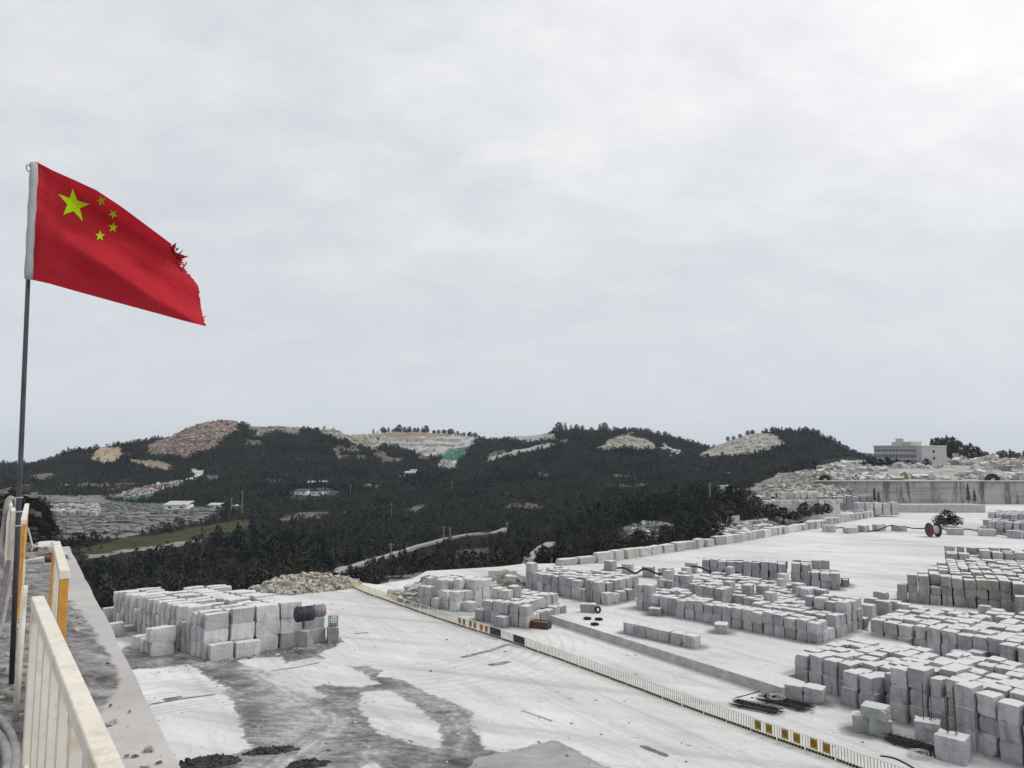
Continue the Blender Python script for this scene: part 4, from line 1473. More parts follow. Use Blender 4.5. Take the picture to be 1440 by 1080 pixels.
# --- mauve stack standing alone behind
DO = G(987, 818.5)
DR = G(1120, 827.5)
pile("mauve stack standing behind", DO, DR, 0, 10, 3, 1.42, 1.7, 1.33, lambda i, j: 3 if (j < 2 or i > 6) else 0, 'granite_mauve')
D2 = G(1113, 825.5)
pile("mauve stack's right wing", D2, D2 + (DR - DO), 0, 6, 4, 1.55, 1.7, 1.33,
     lambda i, j: 3 if (i < 2 and j < 2) or (j == 3 and i < 4) else (2 if i < 5 and j < 3 else (1 if i == 5 and j > 1 else 0)), 'granite_mauve')
# --- stack above the rebar
EO, ER = G(1117, 962), G(1362, 1031)


def f_e(i, j):
    if j < 0:
        if j == -1:
            return 3 if i >= 7 else 2 if i in (4, 5) else 0
        return 3 if i >= 11 else 0
    if i >= 7 and j < 2:
        return 3
    if j >= 6:
        return rnd(.35, .65, 0) if i > 2 + (j - 6) * 2 else 0
    if j == 5:
        return 1 if random.random() < .25 else 2
    if j == 4 and i > 8:
        return rnd(.4, .6, 0)
    return 2


pile("nearest right stack", EO, ER, 0, 17, 8, 1.5, 1.85, 1.5, f_e, 'granite', 0, -2)
# --- second right-hand stack
FO = G(1224, 906)


def f_f(i, j):
    if j == -1:
        return rnd(.6, .4, 0) if i in (6, 7, 9, 10, 11) else 0
    if j > 4 and random.random() < .35:
        return 1
    if j > 6 and i < (j - 6) * 1.5:
        return 0
    return 2


pile("second right stack", FO, FO + Vector((0.66, -0.75, 0)), 0, 14, 10, 1.55, 1.9, 1.5, f_f, 'granite', 0, -1)
# --- tall weathered stack
GO, GR = G(1277, 847), G(1407, 858)


def f_g(i, j):
    if j < 0:
        return (3 if j == -1 else 2) if i >= 9 else 0
    if i < 0:
        return 2 if j == 0 else 0
    if i < j * 0.30:
        return 0
    return 3 if random.random() < .88 else 2


pile("tall weathered right stack", GO, GR, 0, 13, 13, 1.5, 1.95, 1.36, f_g, lambda i, j, k: 'granite_warm' if j < 3 else 'granite', -1, -2)
HO = G(1333, 808)
pile("upper right stack", HO, HO + (GR - GO), 0, 12, 7, 1.9, 2.0, 1.36,
     lambda i, j: 3 if (j < 2 and i < 2) or j > 5 else (3 if i > 2 and j in (3, 4) else 2), 'granite')
IO = G(1378, 748)
pile("farthest right stack", IO, IO + Vector((0.75, -0.66, 0)), 0, 10, 14, 2.0, 2.3, 1.6, lambda i, j: (2 if random.random() < .8 else 1) if j < 6 else 3, 'granite')
# --- six in a row on the apron
SO, SR = G(876, 890, 1.0), G(977, 912.5, 1.0)
sdv = (SR - SO)
sl = sdv.length / 6
sdv.normalize()
for i in range(6):
    c = SO + sdv * ((i + 0.5) * sl) + Vector((-sdv.y, sdv.x, 0)) * 0.7
    add_block((c.x, c.y, 1.0), math.atan2(sdv.y, sdv.x) + math.radians(random.gauss(0, 1.5)), (sl * 0.95, 1.35, 1.28), 'granite',
              f"granite block alone on the concrete apron, {nth(i + 1)} from left in the row of six")
U_ANG = math.atan2(uu.y, uu.x)


def single(px, py, a, b, h, rz, label, z=0.0, mk='granite', tilt=0.0):
    p = G(px, py, 0 if z < 0.9 or z == 1.0 and False else 0) if z != 1.0 else G(px, py, 1.0)
    dirv = Vector((p.x, p.y, 0)).normalized()
    p = p + dirv * (b * 0.5)
    add_block((p.x, p.y, z), math.radians(rz), (a, b, h), mk, label, tilt)
    return p


single(661, 860, 1.7, 1.3, 1.3, -40, "pale block lying alone between fence and small stack", mk='granite_pale')
single(706, 882, 1.6, 1.2, 1.3, -42, "small block lying alone left of the rusty tray stack")
single(157, 874, 2.2, 1.4, 1.8, 42, "pale block half hidden behind the ledge edge, upper one", mk='granite_pale')
single(160, 896, 2.0, 1.4, 1.6, 42, "pale block half hidden behind the ledge edge, lower one", mk='granite_pale')
single(183, 888, 2.0, 1.2, 0.7, 42, "flat slab on the ground by the ledge edge", mk='granite_pale')
single(1120, 984, 1.6, 1.5, 1.25, -38, "left of two low blocks joined beside the rebar", mk='granite')
single(1146, 990, 1.7, 1.6, 1.35, -38, "right of two low blocks joined beside the rebar", mk='granite')
p = single(1214, 1031, 1.5, 1.3, 1.35, -28, "brownish block under the tipped greenish pair by the fence", mk='granite_warm')
p = single(1238, 1037, 1.7, 1.5, 1.3, -20, "greenish block carrying a tipped block near the fence", mk='granite_green')
add_block((p.x - 0.25, p.y + 0.05, 1.32), math.radians(-42), (1.9, 1.5, 0.95), 'granite_green', "tipped greenish block lying on another near the fence", 0.05)
p = single(1207, 893, 2.0, 1.4, 0.9, -42, "flat lower block of a lone pair right of the central stack")
add_block((p.x, p.y, 0.92), math.radians(-45), (2.2, 1.5, 1.2), 'granite', "upper block of a lone pair right of the central stack")
single(1015, 891, 1.5, 1.3, 1.15, -25, "tipped block lying in front of the long central stack", z=1.0, mk='granite', tilt=0.12)
single(922, 866, 1.6, 1.3, 0.95, -30, "low block lying before the left end of central stack", z=1.0)
for i, (px, py) in enumerate([(1205, 868), (1226, 862), (1243, 866), (1258, 858), (1272, 862), (1240, 852), (1221, 872)]):
    single(px, py, 1.8, 1.5, random.choice([1.2, 2.0]), -42 + random.uniform(-8, 8), f"block in the loose scatter between central and right stacks, {nth(i + 1)} counted rightwards")
single(1386, 867, 1.4, 1.4, 1.4, -50, "greenish cube standing at the foot of weathered stack, left one", mk='granite_green')
single(1403, 872, 1.4, 1.4, 1.4, -50, "greenish cube standing at the foot of weathered stack, right one", mk='granite_green')
# blocks in the middle under the draped hose
HB = [(883, 808), (912, 812), (935, 815), (972, 806), (858, 803)]
HBP = []
for i, (px, py) in enumerate(HB):
    HBP.append(single(px, py, 2.0, 1.6, 1.9, -30 + random.uniform(-9, 9), f"block carrying the dark hose behind the stacks, {nth(sorted(HB).index((px, py)) + 1)} from left"))

# ------------------------------------------------------------------ split into single blocks and the rest
sun_px = []


def block_matrix(b):
    return (Matrix.Translation(b['base']) @ Matrix.Rotation(b['rz'], 4, 'Z') @ Matrix.Rotation(b['tilt'], 4, 'X')
            @ Matrix.Diagonal((*b['dims'], 1.0)))


bvv, bvf = [], []
cube_v = [Vector((x, y, z)) for z in (0, 1) for y in (-.5, .5) for x in (-.5, .5)]
cube_f = [(0, 1, 3, 2), (4, 6, 7, 5), (0, 4, 5, 1), (1, 5, 7, 3), (3, 7, 6, 2), (2, 6, 4, 0)]
for b in BLOCKS:
    m = block_matrix(b)
    o = len(bvv)
    bvv += [m @ v for v in cube_v]
    bvf += [tuple(i + o for i in f) for f in cube_f]
tree = BVHTree.FromPolygons(bvv, bvf)
seen = np.zeros(len(BLOCKS), dtype=int)
for py in np.arange(690, 1080, 2.0):
    for px in np.arange(140, 1440, 2.0):
        d = Vector(ray(px, py))
        h_, n_, idx, dist = tree.ray_cast(Vector((0, 0, H)), d)
        if idx is not None:
            seen[idx // 6] += 1
order = np.argsort(-seen, kind='stable')
chosen = [int(k) for k in order[:300] if seen[k] > 0]
print("blocks", len(BLOCKS), "in view", int((seen > 0).sum()), "smallest single", int(seen[chosen[-1]]))
single_set = set(chosen)
GROUP_B = "granite blocks stacked in the yard"
for k in chosen:
    b = BLOCKS[k]
    o = bpy.data.objects.new("granite_block", block_mesh(b['vi'], b['mk']))
    COL.objects.link(o)
    o.matrix_world = block_matrix(b)
    tag(o, b['label'], "stone block", GROUP_B)


def merge_blocks(name, items, label, cat="stone blocks", templates=None):
    mats = sorted({b['mk'] for b in items})
    Vs, Fs, Ts, Mi, Ls = [], [], [], [], []
    o = 0
    for b in items:
        V, Fc = (templates or BT)[b['vi'] % len(templates or BT)]
        m = np.array(block_matrix(b))
        Vs.append(V @ m[:3, :3].T + m[:3, 3])
        Fs.append(Fc + o)
        o += len(V)
        Ls.append(V if templates is None else V * 0)
        Ts.append(np.full(len(V), random.random()))
        Mi += [mats.index(b['mk'])] * len(Fc)
    ob = mesh_np(name, np.concatenate(Vs), np.concatenate(Fs), [M[m] for m in mats], False, {"tint": ('FLOAT', np.concatenate(Ts)), "loc": ('FLOAT_VECTOR', np.concatenate(Ls))})
    ob.data.polygons.foreach_set("material_index", np.array(Mi, dtype=np.int32))
    return tag(ob, label, cat, kind="stuff")


merge_blocks("granite_blocks", [b for k, b in enumerate(BLOCKS) if k not in single_set],
             "grey granite blocks filling the stacks behind and below the nearest ones")


# ------------------------------------------------------------------ boundary rows of blocks
def boundary_row(pts, pitch, dims, text, group, mk):
    P = [G(px, py) for px, py in pts]
    # resample
    acc, out = 0.0, []
    for a, b in zip(P[:-1], P[1:]):
        L = (b - a).length
        s = acc
        while s < L:
            out.append((a + (b - a) * (s / L), math.atan2(b.y - a.y, b.x - a.x)))
            s += pitch * random.uniform(0.9, 1.12)
        acc = s - L
    for i, (p, ang) in enumerate(out):
        a, b, h = (d * random.uniform(0.85, 1.15) for d in dims)
        o = bpy.data.objects.new("boundary_block", block_mesh(random.randrange(len(BT)), mk() if callable(mk) else mk))
        COL.objects.link(o)
        o.location = (p.x, p.y, 0)
        o.rotation_euler = (0, 0, ang + math.radians(random.gauss(0, 5)))
        o.scale = (a, b, h * (0.68 if i < 2 and mk != 'granite' else 1))
        tag(o, f"{text}, {nth(i + 1)} from the near end", "stone block", group)


boundary_row([(797, 794), (851, 790), (902, 782), (970, 772), (1030, 763), (1069, 756), (1101, 750), (1131, 745), (1147, 743)], 4.3, (3.9, 2.0, 2.0),
             "rough pale block in the boundary row along the yard edge", "boundary blocks along the yard edge",
             lambda: random.choice(['granite_pale', 'granite_pale', 'granite_green', 'granite']))
boundary_row([(1147, 743), (1174, 736), (1214, 729), (1267, 718)], 3.9, (3.1, 2.0, 2.3), "small block in the farther boundary row towards the retaining wall",
             "boundary blocks farther along the edge", 'granite')
boundary_row([(698, 811), (716, 811), (731, 811)], 2.9, (2.7, 1.6, 1.9), "greenish block in the short row behind the broken slabs", "greenish blocks behind the broken slabs", 'granite_green')
boundary_row([(1166, 748), (1192, 750), (1218, 747.5), (1256, 746), (1287, 749)], 6.5, (3.6, 2.0, 1.9), "spaced block under the far cable, left of the rusty reel",
             "spaced blocks under the far cable", 'granite')
boundary_row([(1343, 752), (1375, 753), (1398, 754), (1432, 757)], 8.0, (3.8, 2.0, 1.9), "spaced block under the far cable, right of the rusty reel",
             "spaced blocks under the far cable", 'granite')

# ------------------------------------------------------------------ walls, terraces and stacks at the far right
def wall_between(name, A, B, z0, z1, thick, mat, label, cat="wall", cap=None):
    d = B - A
    L = Vector((d.x, d.y, 0)).length
    root = empty(name, (A.x, A.y, z0), math.atan2(d.y, d.x), label, cat)
    mb = MB()
    n = max(2, int(L / 6))
    for i in range(n):
        x0, x1 = L * i / n, L * (i + 1) / n
        hh = (z1 - z0) + random.uniform(-0.06, 0.06)
        mb.box(((x0 + x1) / 2, thick / 2 + random.uniform(-.04, .04), hh / 2), (x1 - x0 - 0.02, thick, hh))
    mb.build("wall_panel", mat, root)
    if cap:
        cb = MB()
        cb.bevbox((L / 2, thick / 2 - 0.3, z1 - z0 + 0.28), (L, thick + 1.4, 0.4), 0.06)
        cb.build("coping", cap, root)
    return root


A, B = PY(1147, 708, 342), PY(1720, 709, 342)
wall_between("retaining_wall", A, B, -0.3, 10.4, 2.0, M['wall_stained'], "long stained concrete retaining wall at the far end of the yard", cap=M['concrete_pale'])
A, B = G(1260, 721), G(1386, 721)
wall_between("low_wall", A, B, -0.3, 3.0, 9.0, M['concrete'], "low broad concrete wall in front of the stained retaining wall")
A, B = PY(1062, 727, 262), PY(1182, 722, 272)
wall_between("terrace_wall", A, B, -2.0, 4.9, 3.0, M['concrete_pale'], "pale terrace wall behind the shrubs and boundary blocks")

TBL = []


def stack_row(A, B, pitch, dims, layers, text, group, mk, z=None):
    d = B - A
    L = Vector((d.x, d.y, 0)).length
    n = int(L / pitch)
    for i in range(n):
        p = A + d * ((i + 0.5) / n)
        zz = (ground_z(p.x, p.y) - 0.4) if z is None else z
        for k in range(layers):
            h = dims[2] * random.uniform(0.93, 1.07)
            o = bpy.data.objects.new("cut_stone", block_mesh(random.randrange(len(BT)), mk))
            COL.objects.link(o)
            o.location = (p.x, p.y, zz)
            o.rotation_euler = (0, 0, math.atan2(d.y, d.x) + math.radians(random.gauss(0, 2)))
            o.scale = (pitch * random.uniform(.9, .99), dims[1], h)
            tag(o, f"{text}, {['lower', 'upper'][k] + ' ' if layers > 1 else ''}{nth(i + 1)} from left", "cut stone", group)
            zz += h


stack_row(PY(1066, 709, 264), PY(1184, 712, 273), 2.6, (2.5, 1.6, 1.4), 1, "slab standing along the pale terrace wall top", "slabs on the terrace wall", 'granite_pale', 4.95)
stack_row(PY(1096, 708, 283), PY(1152, 708, 285), 2.6, (2.5, 2.5, 2.4), 2, "tall slab on the terrace left of the grey stack", "slab stacks on the terrace", 'granite_pale', 3.6)
stack_row(PY(1150, 715, 278), PY(1226, 716, 280), 2.6, (2.5, 2.5, 2.6), 2, "grey slab in the terrace stack left of pale blocks", "slab stacks on the terrace", 'granite_mauve', 2.0)
stack_row(PY(1202, 722, 271), PY(1262, 718, 275), 3.2, (3.0, 2.5, 2.3), 2, "pale slab at the right end of the terrace stacks", "slab stacks on the terrace", 'granite_pale', 0.6)
stack_row(PY(1010, 701, 300), PY(1028, 701, 302), 2.4, (2.3, 2.5, 2.6), 2, "upright slab at the terrace's far left tip", "slab stacks on the terrace", 'granite_pale', 5.0)
stack_row(PY(1030, 703, 298), PY(1064, 704, 296), 2.6, (2.5, 2.5, 2.3), 2, "slab in the left terrace wall stack", "slab stacks on the terrace", 'granite', 4.4)
A, B = PY(1003, 757, 236), PY(1082, 750, 252)
wall_between("rock_outcrop", A, B, -7.0, 0.6, 4.0, M['wall_stained'], "pale grooved rock cut behind the boundary blocks", "rock")


# ------------------------------------------------------------------ rubble
def scatter(name, pts, smin, smax, mk, label, flat=1.0, pw=2.0):
    items = []
    for p in pts:
        s = smin + (smax - smin) * random.random() ** pw
        items.append(dict(base=Vector(p) - Vector((0, 0, 0.25 * s)), rz=random.random() * 6.28, dims=(s * random.uniform(.7, 1.3), s * random.uniform(.7, 1.2), s * flat * random.uniform(.5, 1.0)),
                          mk=mk if isinstance(mk, str) else random.choice(mk), vi=random.randrange(14), tilt=random.gauss(0, 0.35)))
    return merge_blocks(name, items, label, "rubble", LT)


def heap(name, px, py, rx, ry, h, n, smin, smax, mk, label, z=0.0, core='rubble_tan', rz=0.0, at=None):
    c = at if at is not None else G(px, py, z)
    root_pts = []
    cr, sr = math.cos(rz), math.sin(rz)
    mb = MB()
    nr, na = 14, 40
    vs, fs = [], []
    hf = lambda r, a: h * max(0, 1 - r ** 1.4) * (0.8 + 0.45 * float(fbm(np.array(2 + r * math.cos(a) * 2.2), np.array(5 + r * math.sin(a) * 2.2 + px), 3)) * 2)
    for i in range(nr + 1):
        for k in range(na):
            r, a = i / nr, 2 * PI * k / na
            x, y = r * rx * math.cos(a), r * ry * math.sin(a)
            vs.append((c.x + x * cr - y * sr, c.y + x * sr + y * cr, c.z + hf(r, a) - (0.15 if i == nr else 0)))
    for i in range(nr):
        for k in range(na):
            j = (k + 1) % na
            fs.append((i * na + k, (i + 1) * na + k, (i + 1) * na + j, i * na + j))
    mb.add(vs, fs)
    for _ in range(n):
        r, a = math.sqrt(random.random()) * 1.03, random.random() * 6.28
        x, y = r * rx * math.cos(a), r * ry * math.sin(a)
        root_pts.append((c.x + x * cr - y * sr, c.y + x * sr + y * cr, c.z + hf(min(r, 1), a)))
    st = scatter(name, root_pts, smin, smax, mk, label)
    core_o = mb.build("soil_core", M[core], st)
    return st


heap("rubble_heap", 428, 827, 9.5, 5.0, 2.7, 900, 0.12, 1.0, ['rubble_tan', 'rubble_tan', 'rubble'], "tan heap of broken stone behind the big left stack", rz=0.5)
heap("rubble_heap", 712, 826, 4.5, 3.5, 2.0, 90, 0.5, 1.7, ['rubble_tan', 'rubble', 'granite_pale'], "heap of broken slabs between the small stack and the hose stack")
heap("rubble_heap", 588, 843, 5.5, 3.0, 1.5, 110, 0.4, 1.6, ['rubble', 'rubble_tan', 'granite_warm'], "boulders dumped behind the far end of the fence", rz=-0.6)
heap("rubble_heap", 618, 828, 5.5, 4.0, 2.2, 100, 0.4, 1.4, ['rubble_red', 'rubble'], "brownish heap of stone left of the small stack", rz=0.2)
heap("rubble_heap", 1122, 690, 27, 24, 14.0, 1300, 0.4, 2.2, ['rubble_tan', 'rubble', 'rubble'], "grey rubble mound left of the far retaining wall", at=Vector((PY(1122, 697, 318).x, 318.0, 0.0)))

pp = []
for _ in range(5200):
    Y = 345.5 + 190 * random.random() ** 1.5
    px = random.uniform(1150, 1640)
    x = Y * (px - 720) / F / (CP + 0.0973 * SP)
    if fbm(np.array(x / 22.0), np.array(Y / 14.0), 3) < -0.02:
        continue
    pp.append((x, Y, ground_z(x, Y)))
scatter("rubble_field", pp, 0.5, 4.6, ['granite_pale', 'rubble', 'rubble_tan', 'granite_pale', 'granite', 'granite_warm'], "pale blocks and rubble strewn over the upper terrace before the long building", 1.0, 2.4)


def patch_points(k, n, ymin=0):
    m = (TY > ymin) & in_poly(jx, jy, PATCHES[k][0]) & (TK[:, None] > 1.4) & (vis_area > 0.2)
    rr, cc = np.nonzero(m)
    w = vis_area[rr, cc]
    s = rng.choice(len(rr), n, p=w / w.sum())
    out = []
    for a in s:
        t, t2 = rng.random() - 0.5, rng.random()
        r, c = rr[a], cc[a]
        out.append((TX[r, c] + t * 3 / F * TY[r, c], TY[r, c] * (1 - t2) + TY[r - 1, c] * t2, TZ[r, c] * (1 - t2) + TZ[r - 1, c] * t2))
    return out


scatter("boulders", patch_points(0, 1500), 0.6, 3.8, ['rubble_red', 'rubble_red', 'rubble_tan'], "reddish boulders covering the bare hilltop on the left", 0.9, 3.5)
scatter("boulders", patch_points(1, 260) + patch_points(2, 380), 0.9, 4.0, ['rubble', 'rubble_tan'], "grey boulders along the quarry rim right of the red hilltop", 0.9)
scatter("quarry_stones", patch_points(3, 260), 0.8, 4.0, ['granite', 'rubble', 'granite_mauve'], "cut stone and loose blocks in the far grey quarry", 1.1)
scatter("boulders", patch_points(11, 160) + patch_points(9, 160) + patch_points(6, 160), 0.9, 4.0, ['rubble', 'rubble_tan', 'granite_pale'], "pale boulders on the bare rock cuts of the right hills", 0.9)
scatter("scree", patch_points(23, 420), 0.4, 1.7, ['slab_dark', 'granite', 'slab_dark'], "grey scree slope below the dark trees behind the boundary row", 0.9)
scatter("boulders", patch_points(24, 160), 0.8, 3.4, ['granite_pale', 'granite'], "broken grey rock face behind the boundary blocks", 1.2)
scatter("rubble_slope", patch_points(15, 300), 0.9, 3.6, ['granite', 'rubble_red'], "grey stone tip below the winding hill road", 0.8)
scatter("rubble_slope", patch_points(25, 1300, 292), 0.4, 2.6, ['rubble', 'rubble_tan', 'granite', 'rubble'], "grey rubble covering the stepped slope left of the retaining wall", 0.9)
# sawn benches of the far quarry
for (pa, pb_, hpx, lab) in [((534, 620), (648, 621), 5.0, "long pale sawn rock bench of the far quarry, upper one"),
                            ((560, 628), (640, 629), 4.0, "pale sawn rock bench of the far quarry, lower one"),
                            ((702, 616), (768, 610), 3.5, "pale rock bench left of the middle hilltop")]:
    A, B = hit(*pa), hit(*pb_)
    if A and B:
        hh = hpx * A.y / F
        wall_between("rock_bench", A, B, min(A.z, B.z) - 2.0, max(A.z, B.z) + hh * 0.7, 8.0, M['wall_stained'], lab, "rock bench")
# rows of stored slabs on the flat yard at the left
sl_items = []
for rowi in range(17):
    Y = 345 + rowi * 15
    for k in range(90):
        px = 60 + k * 3.0 + random.uniform(-1.2, 1.2)
        x = Y * (px - 720) / F / (CP + 0.0973 * SP)
        z = ground_z(x, Y)
        ppx, ppy = proj(x, Y, z)
        if not in_poly(np.array(ppx), np.array(ppy), PATCHES[22][0]) or random.random() < 0.22:
            continue
        hgt = random.choice([0.8, 1.2, 1.6, 2.2])
        sl_items.append(dict(base=Vector((x, Y + random.uniform(-3, 3), z - 0.3)), rz=random.gauss(0, 0.08), dims=(random.uniform(1.4, 3.0), random.uniform(2, 6), hgt * 0.7),
                             mk='slab_dark', vi=random.randrange(18), tilt=0))
for k in range(120):
    px, Y = random.uniform(64, 142), random.uniform(470, 540)
    x = Y * (px - 720) / F / (CP + 0.0973 * SP)
    sl_items.append(dict(base=Vector((x, Y, ground_z(x, Y))), rz=random.gauss(0, 0.3), dims=(2.5, 3, random.uniform(2, 3.4)), mk='granite', vi=random.randrange(18), tilt=0))
merge_blocks("stored_slabs", sl_items, "long rows of grey slabs stored on the flat ground at left")

# ------------------------------------------------------------------ fence across the yard
def panel_proto(name, L, plates=None, paint='cream_paint', ink=None):
    root = empty(name, (0, 0, -60))
    fr = MB()
    fr.bevbox((L / 2, 0, 1.17), (L - 0.1, 0.06, 0.06), 0.008)
    fr.bevbox((L / 2, 0, 0.26), (L - 0.1, 0.05, 0.05), 0.008)
    fr.build("rail_frame", M[paint], root)
    for x in (0.04,):
        po = MB()
        po.bevbox((x, 0, 0.63), (0.09, 0.09, 1.26), 0.01)
        po.bevbox((x, 0, 0.01), (0.22, 0.22, 0.02), 0.004)
        po.build("post", M['fence_cream'], root)
    ba = MB()
    nb = 9
    for k in range(nb):
        x = 0.12 + (L - 0.2) * (k + 0.5) / nb
        ba.box((x, 0, 0.71), (0.07 if paint == 'cream_paint' else 0.035, 0.03, 0.86))
    ba.build("bars", M['bar_shade' if paint == 'fence_cream' else paint], root)
    tb = MB()
    tb.box((L / 2, -0.03, 0.13), (L - 0.12, 0.02, 0.2))
    ys = tb
    for k in range(8):
        x0 = 0.18 + k * (L - 0.3) / 8
        ys.add([(x0, -0.043, 0.03), (x0 + 0.05, -0.043, 0.03), (x0 + 0.12, -0.043, 0.23), (x0 + 0.07, -0.043, 0.23)], [(0, 1, 2, 3)], 1)
    tb.build("toe_board", [M['black_paint'], M['yellow_paint']], root)
    if plates:
        for q, (pm, im, style) in enumerate(plates):
            w = 0.62
            x = L * (0.30 + 0.42 * q) if len(plates) > 1 else L / 2
            if len(plates) == 1:
                w = L - 0.2
            pb = MB()
            pb.bevbox((x, -0.035, 0.72), (w, 0.02, 0.72 if len(plates) > 1 else 0.86), 0.004)
            po_ = pb.build("sign_plate", M[pm], root)
            mk = MB()
            rr = random.Random(style)
            if style < 10:      # a ring and strokes, too small in the photo to be read
                for a in range(18):
                    a0, a1 = 2 * PI * a / 18, 2 * PI * (a + 1) / 18
                    o_, i_ = 0.21, 0.15
                    mk.add([(x + o_ * math.cos(a0), -0.048, 0.74 + o_ * math.sin(a0)), (x + o_ * math.cos(a1), -0.048, 0.74 + o_ * math.sin(a1)),
                            (x + i_ * math.cos(a1), -0.048, 0.74 + i_ * math.sin(a1)), (x + i_ * math.cos(a0), -0.048, 0.74 + i_ * math.sin(a0))], [(0, 1, 2, 3)])
                for s_ in range(4):
                    xx, zz_ = x + rr.uniform(-.1, .1), 0.74 + rr.uniform(-.12, .12)
                    w_, h_ = (0.16, 0.045) if s_ % 2 else (0.045, 0.18)
                    yq = -0.049 - 0.001 * s_
                    mk.add([(xx - w_ / 2, yq, zz_ - h_ / 2), (xx + w_ / 2, yq, zz_ - h_ / 2), (xx + w_ / 2, yq, zz_ + h_ / 2), (xx - w_ / 2, yq, zz_ + h_ / 2)], [(0, 1, 2, 3)])
            else:               # rows of worn pale lettering
                for row in range(3):
                    for k in range(7):
                        xx = x - w / 2 + 0.16 + k * (w - 0.3) / 6.5
                        zz_ = 0.98 - 0.25 * row
                        for st in range(3):
                            ww, hh = rr.choice([(0.14, 0.03), (0.03, 0.15), (0.1, 0.03)])
                            ox, oz = rr.uniform(-.04, .04), rr.uniform(-.05, .05)
                            yq = -0.048 - 0.0012 * st
                            mk.add([(xx + ox - ww / 2, yq, zz_ + oz - hh / 2), (xx + ox + ww / 2, yq, zz_ + oz - hh / 2), (xx + ox + ww / 2, yq, zz_ + oz + hh / 2),
                                    (xx + ox - ww / 2, yq, zz_ + oz + hh / 2)], [(0, 1, 2, 3)])
            mk.build("marking", M[im], po_)
    return root


FENCE = [(483, 820.5), (512, 834), (560, 851), (617, 871), (682, 892), (720, 904.5), (790, 929.5), (864, 957.5), (961, 994), (1057, 1029), (1175, 1070), (1330, 1126)]
FP = [G(px, py) for px, py in FENCE]
PL = 2.44
line = [FP[0].copy()]
cur = FP[0].copy()
seg = 0
while seg < len(FP) - 1:
    # walk to the next post exactly one panel length away
    b = FP[seg + 1]
    if (b - cur).length < PL:
        seg += 1
        continue
    a = FP[seg]
    d = (b - a).normalized()
    lo_, hi_ = 0.0, (b - a).length
    for _ in range(40):
        mid_ = (lo_ + hi_) / 2
        if (a + d * mid_ - cur).length < PL or (a + d * mid_ - a).length < ((cur - a).dot(d)):
            lo_ = mid_
        else:
            hi_ = mid_
    cur = a + d * hi_
    line.append(cur.copy())
    if len(line) > 60:
        break
protos = {
    'plain': panel_proto("guardrail_panel", PL), 'pale': panel_proto("guardrail_panel", PL, paint='fence_cream'),
    'ochre_a': panel_proto("guardrail_panel", PL, [('ochre_plate', 'green_ink', 1), ('ochre_plate', 'red_ink', 2)], 'fence_cream'),
    'ochre_b': panel_proto("guardrail_panel", PL, [('ochre_plate', 'red_ink', 3), ('ochre_plate', 'red_ink', 4)], 'fence_cream'),
    'orange': panel_proto("guardrail_panel", PL, [('orange_plate', 'red_ink', 5), ('ochre_plate', 'red_ink', 6)], 'fence_cream'),
    'black': panel_proto("guardrail_panel", PL, [('black_paint', 'grey_ink', 11)], 'fence_cream')}
first_used = set()
blk = None
npan = len(line) - 1
for i in range(npan):
    a, b = line[i], line[i + 1]
    mx = proj((a.x + b.x) / 2, (a.y + b.y) / 2, 0.6)[0]
    kind = 'plain' if mx < 560 else 'pale'
    if 644 < mx < 684:
        kind = 'orange'
    elif 684 <= mx and (blk is None or i == blk + 2):
        kind = 'black'
        blk = i if blk is None else blk
    elif 1056 < mx < 1094:
        kind = 'ochre_a'
    elif 1094 <= mx < 1176:
        kind = 'ochre_b'
    desc = {'plain': "cream barred guardrail panel", 'pale': "pale cream guardrail panel with shade-toned bars", 'orange': "panel with two orange-brown plates",
            'black': "guardrail panel under a black board", 'ochre_a': "panel with a green-marked ochre plate",
            'ochre_b': "panel with two red-marked ochre plates"}[kind]
    lab = f"{desc}, {nth(i + 1)} along the long fence from its far corner"
    rz = math.atan2(b.y - a.y, b.x - a.x) + math.radians(random.gauss(0, 0.9))
    p = protos[kind]
    if kind not in first_used:
        first_used.add(kind)
        p.location, p.rotation_euler = (a.x, a.y, 0.006), (math.radians(random.gauss(0, 1.6)), 0, rz)
        tag(p, lab, "guardrail", "guardrail panels of the long fence")
    else:
        o = copy_tree(p, (a.x, a.y, 0.006), rz, lab, "guardrail panels of the long fence")
        o.rotation_euler = (math.radians(random.gauss(0, 1.8)), 0, rz)
        o["category"] = "guardrail"
yp = panel_proto("guardrail_panel", PL, paint='yellow_paint')
ya, yb_ = G(447, 822), G(482, 820.5)
nyp = max(1, round((yb_ - ya).length / PL))
for i in range(nyp):
    a = ya + (yb_ - ya) * (i / nyp)
    rz = math.atan2(yb_.y - ya.y, yb_.x - ya.x)
    lab = f"yellow guardrail panel by the tan heap, {nth(i + 1)} from left"
    if i == 0:
        yp.location, yp.rotation_euler = (a.x, a.y, 0.006), (0, 0, rz)
        tag(yp, lab, "guardrail", "yellow guardrail panels at the corner")
    else:
        copy_tree(yp, (a.x, a.y, 0.006), rz, lab, "yellow guardrail panels at the corner")["category"] = "guardrail"


# ------------------------------------------------------------------ small things in the yard
def ring(mb, c, R, r, axis='Z', n=22, m=8, mi=0, sq=1.0):
    c = Vector(c)
    vs, fs = [], []
    for i in range(n):
        a = 2 * PI * i / n
        for j in range(m):
            b = 2 * PI * j / m
            rr = R + r * math.cos(b)
            p = Vector((rr * math.cos(a), rr * math.sin(a), r * sq * math.sin(b)))
            if axis == 'X':
                p = Vector((p.z, p.x, p.y))
            vs.append(c + p)
    for i in range(n):
        for j in range(m):
            fs.append((i * m + j, ((i + 1) % n) * m + j, ((i + 1) % n) * m + (j + 1) % m, i * m + (j + 1) % m))
    mb.add(vs, fs, mi)


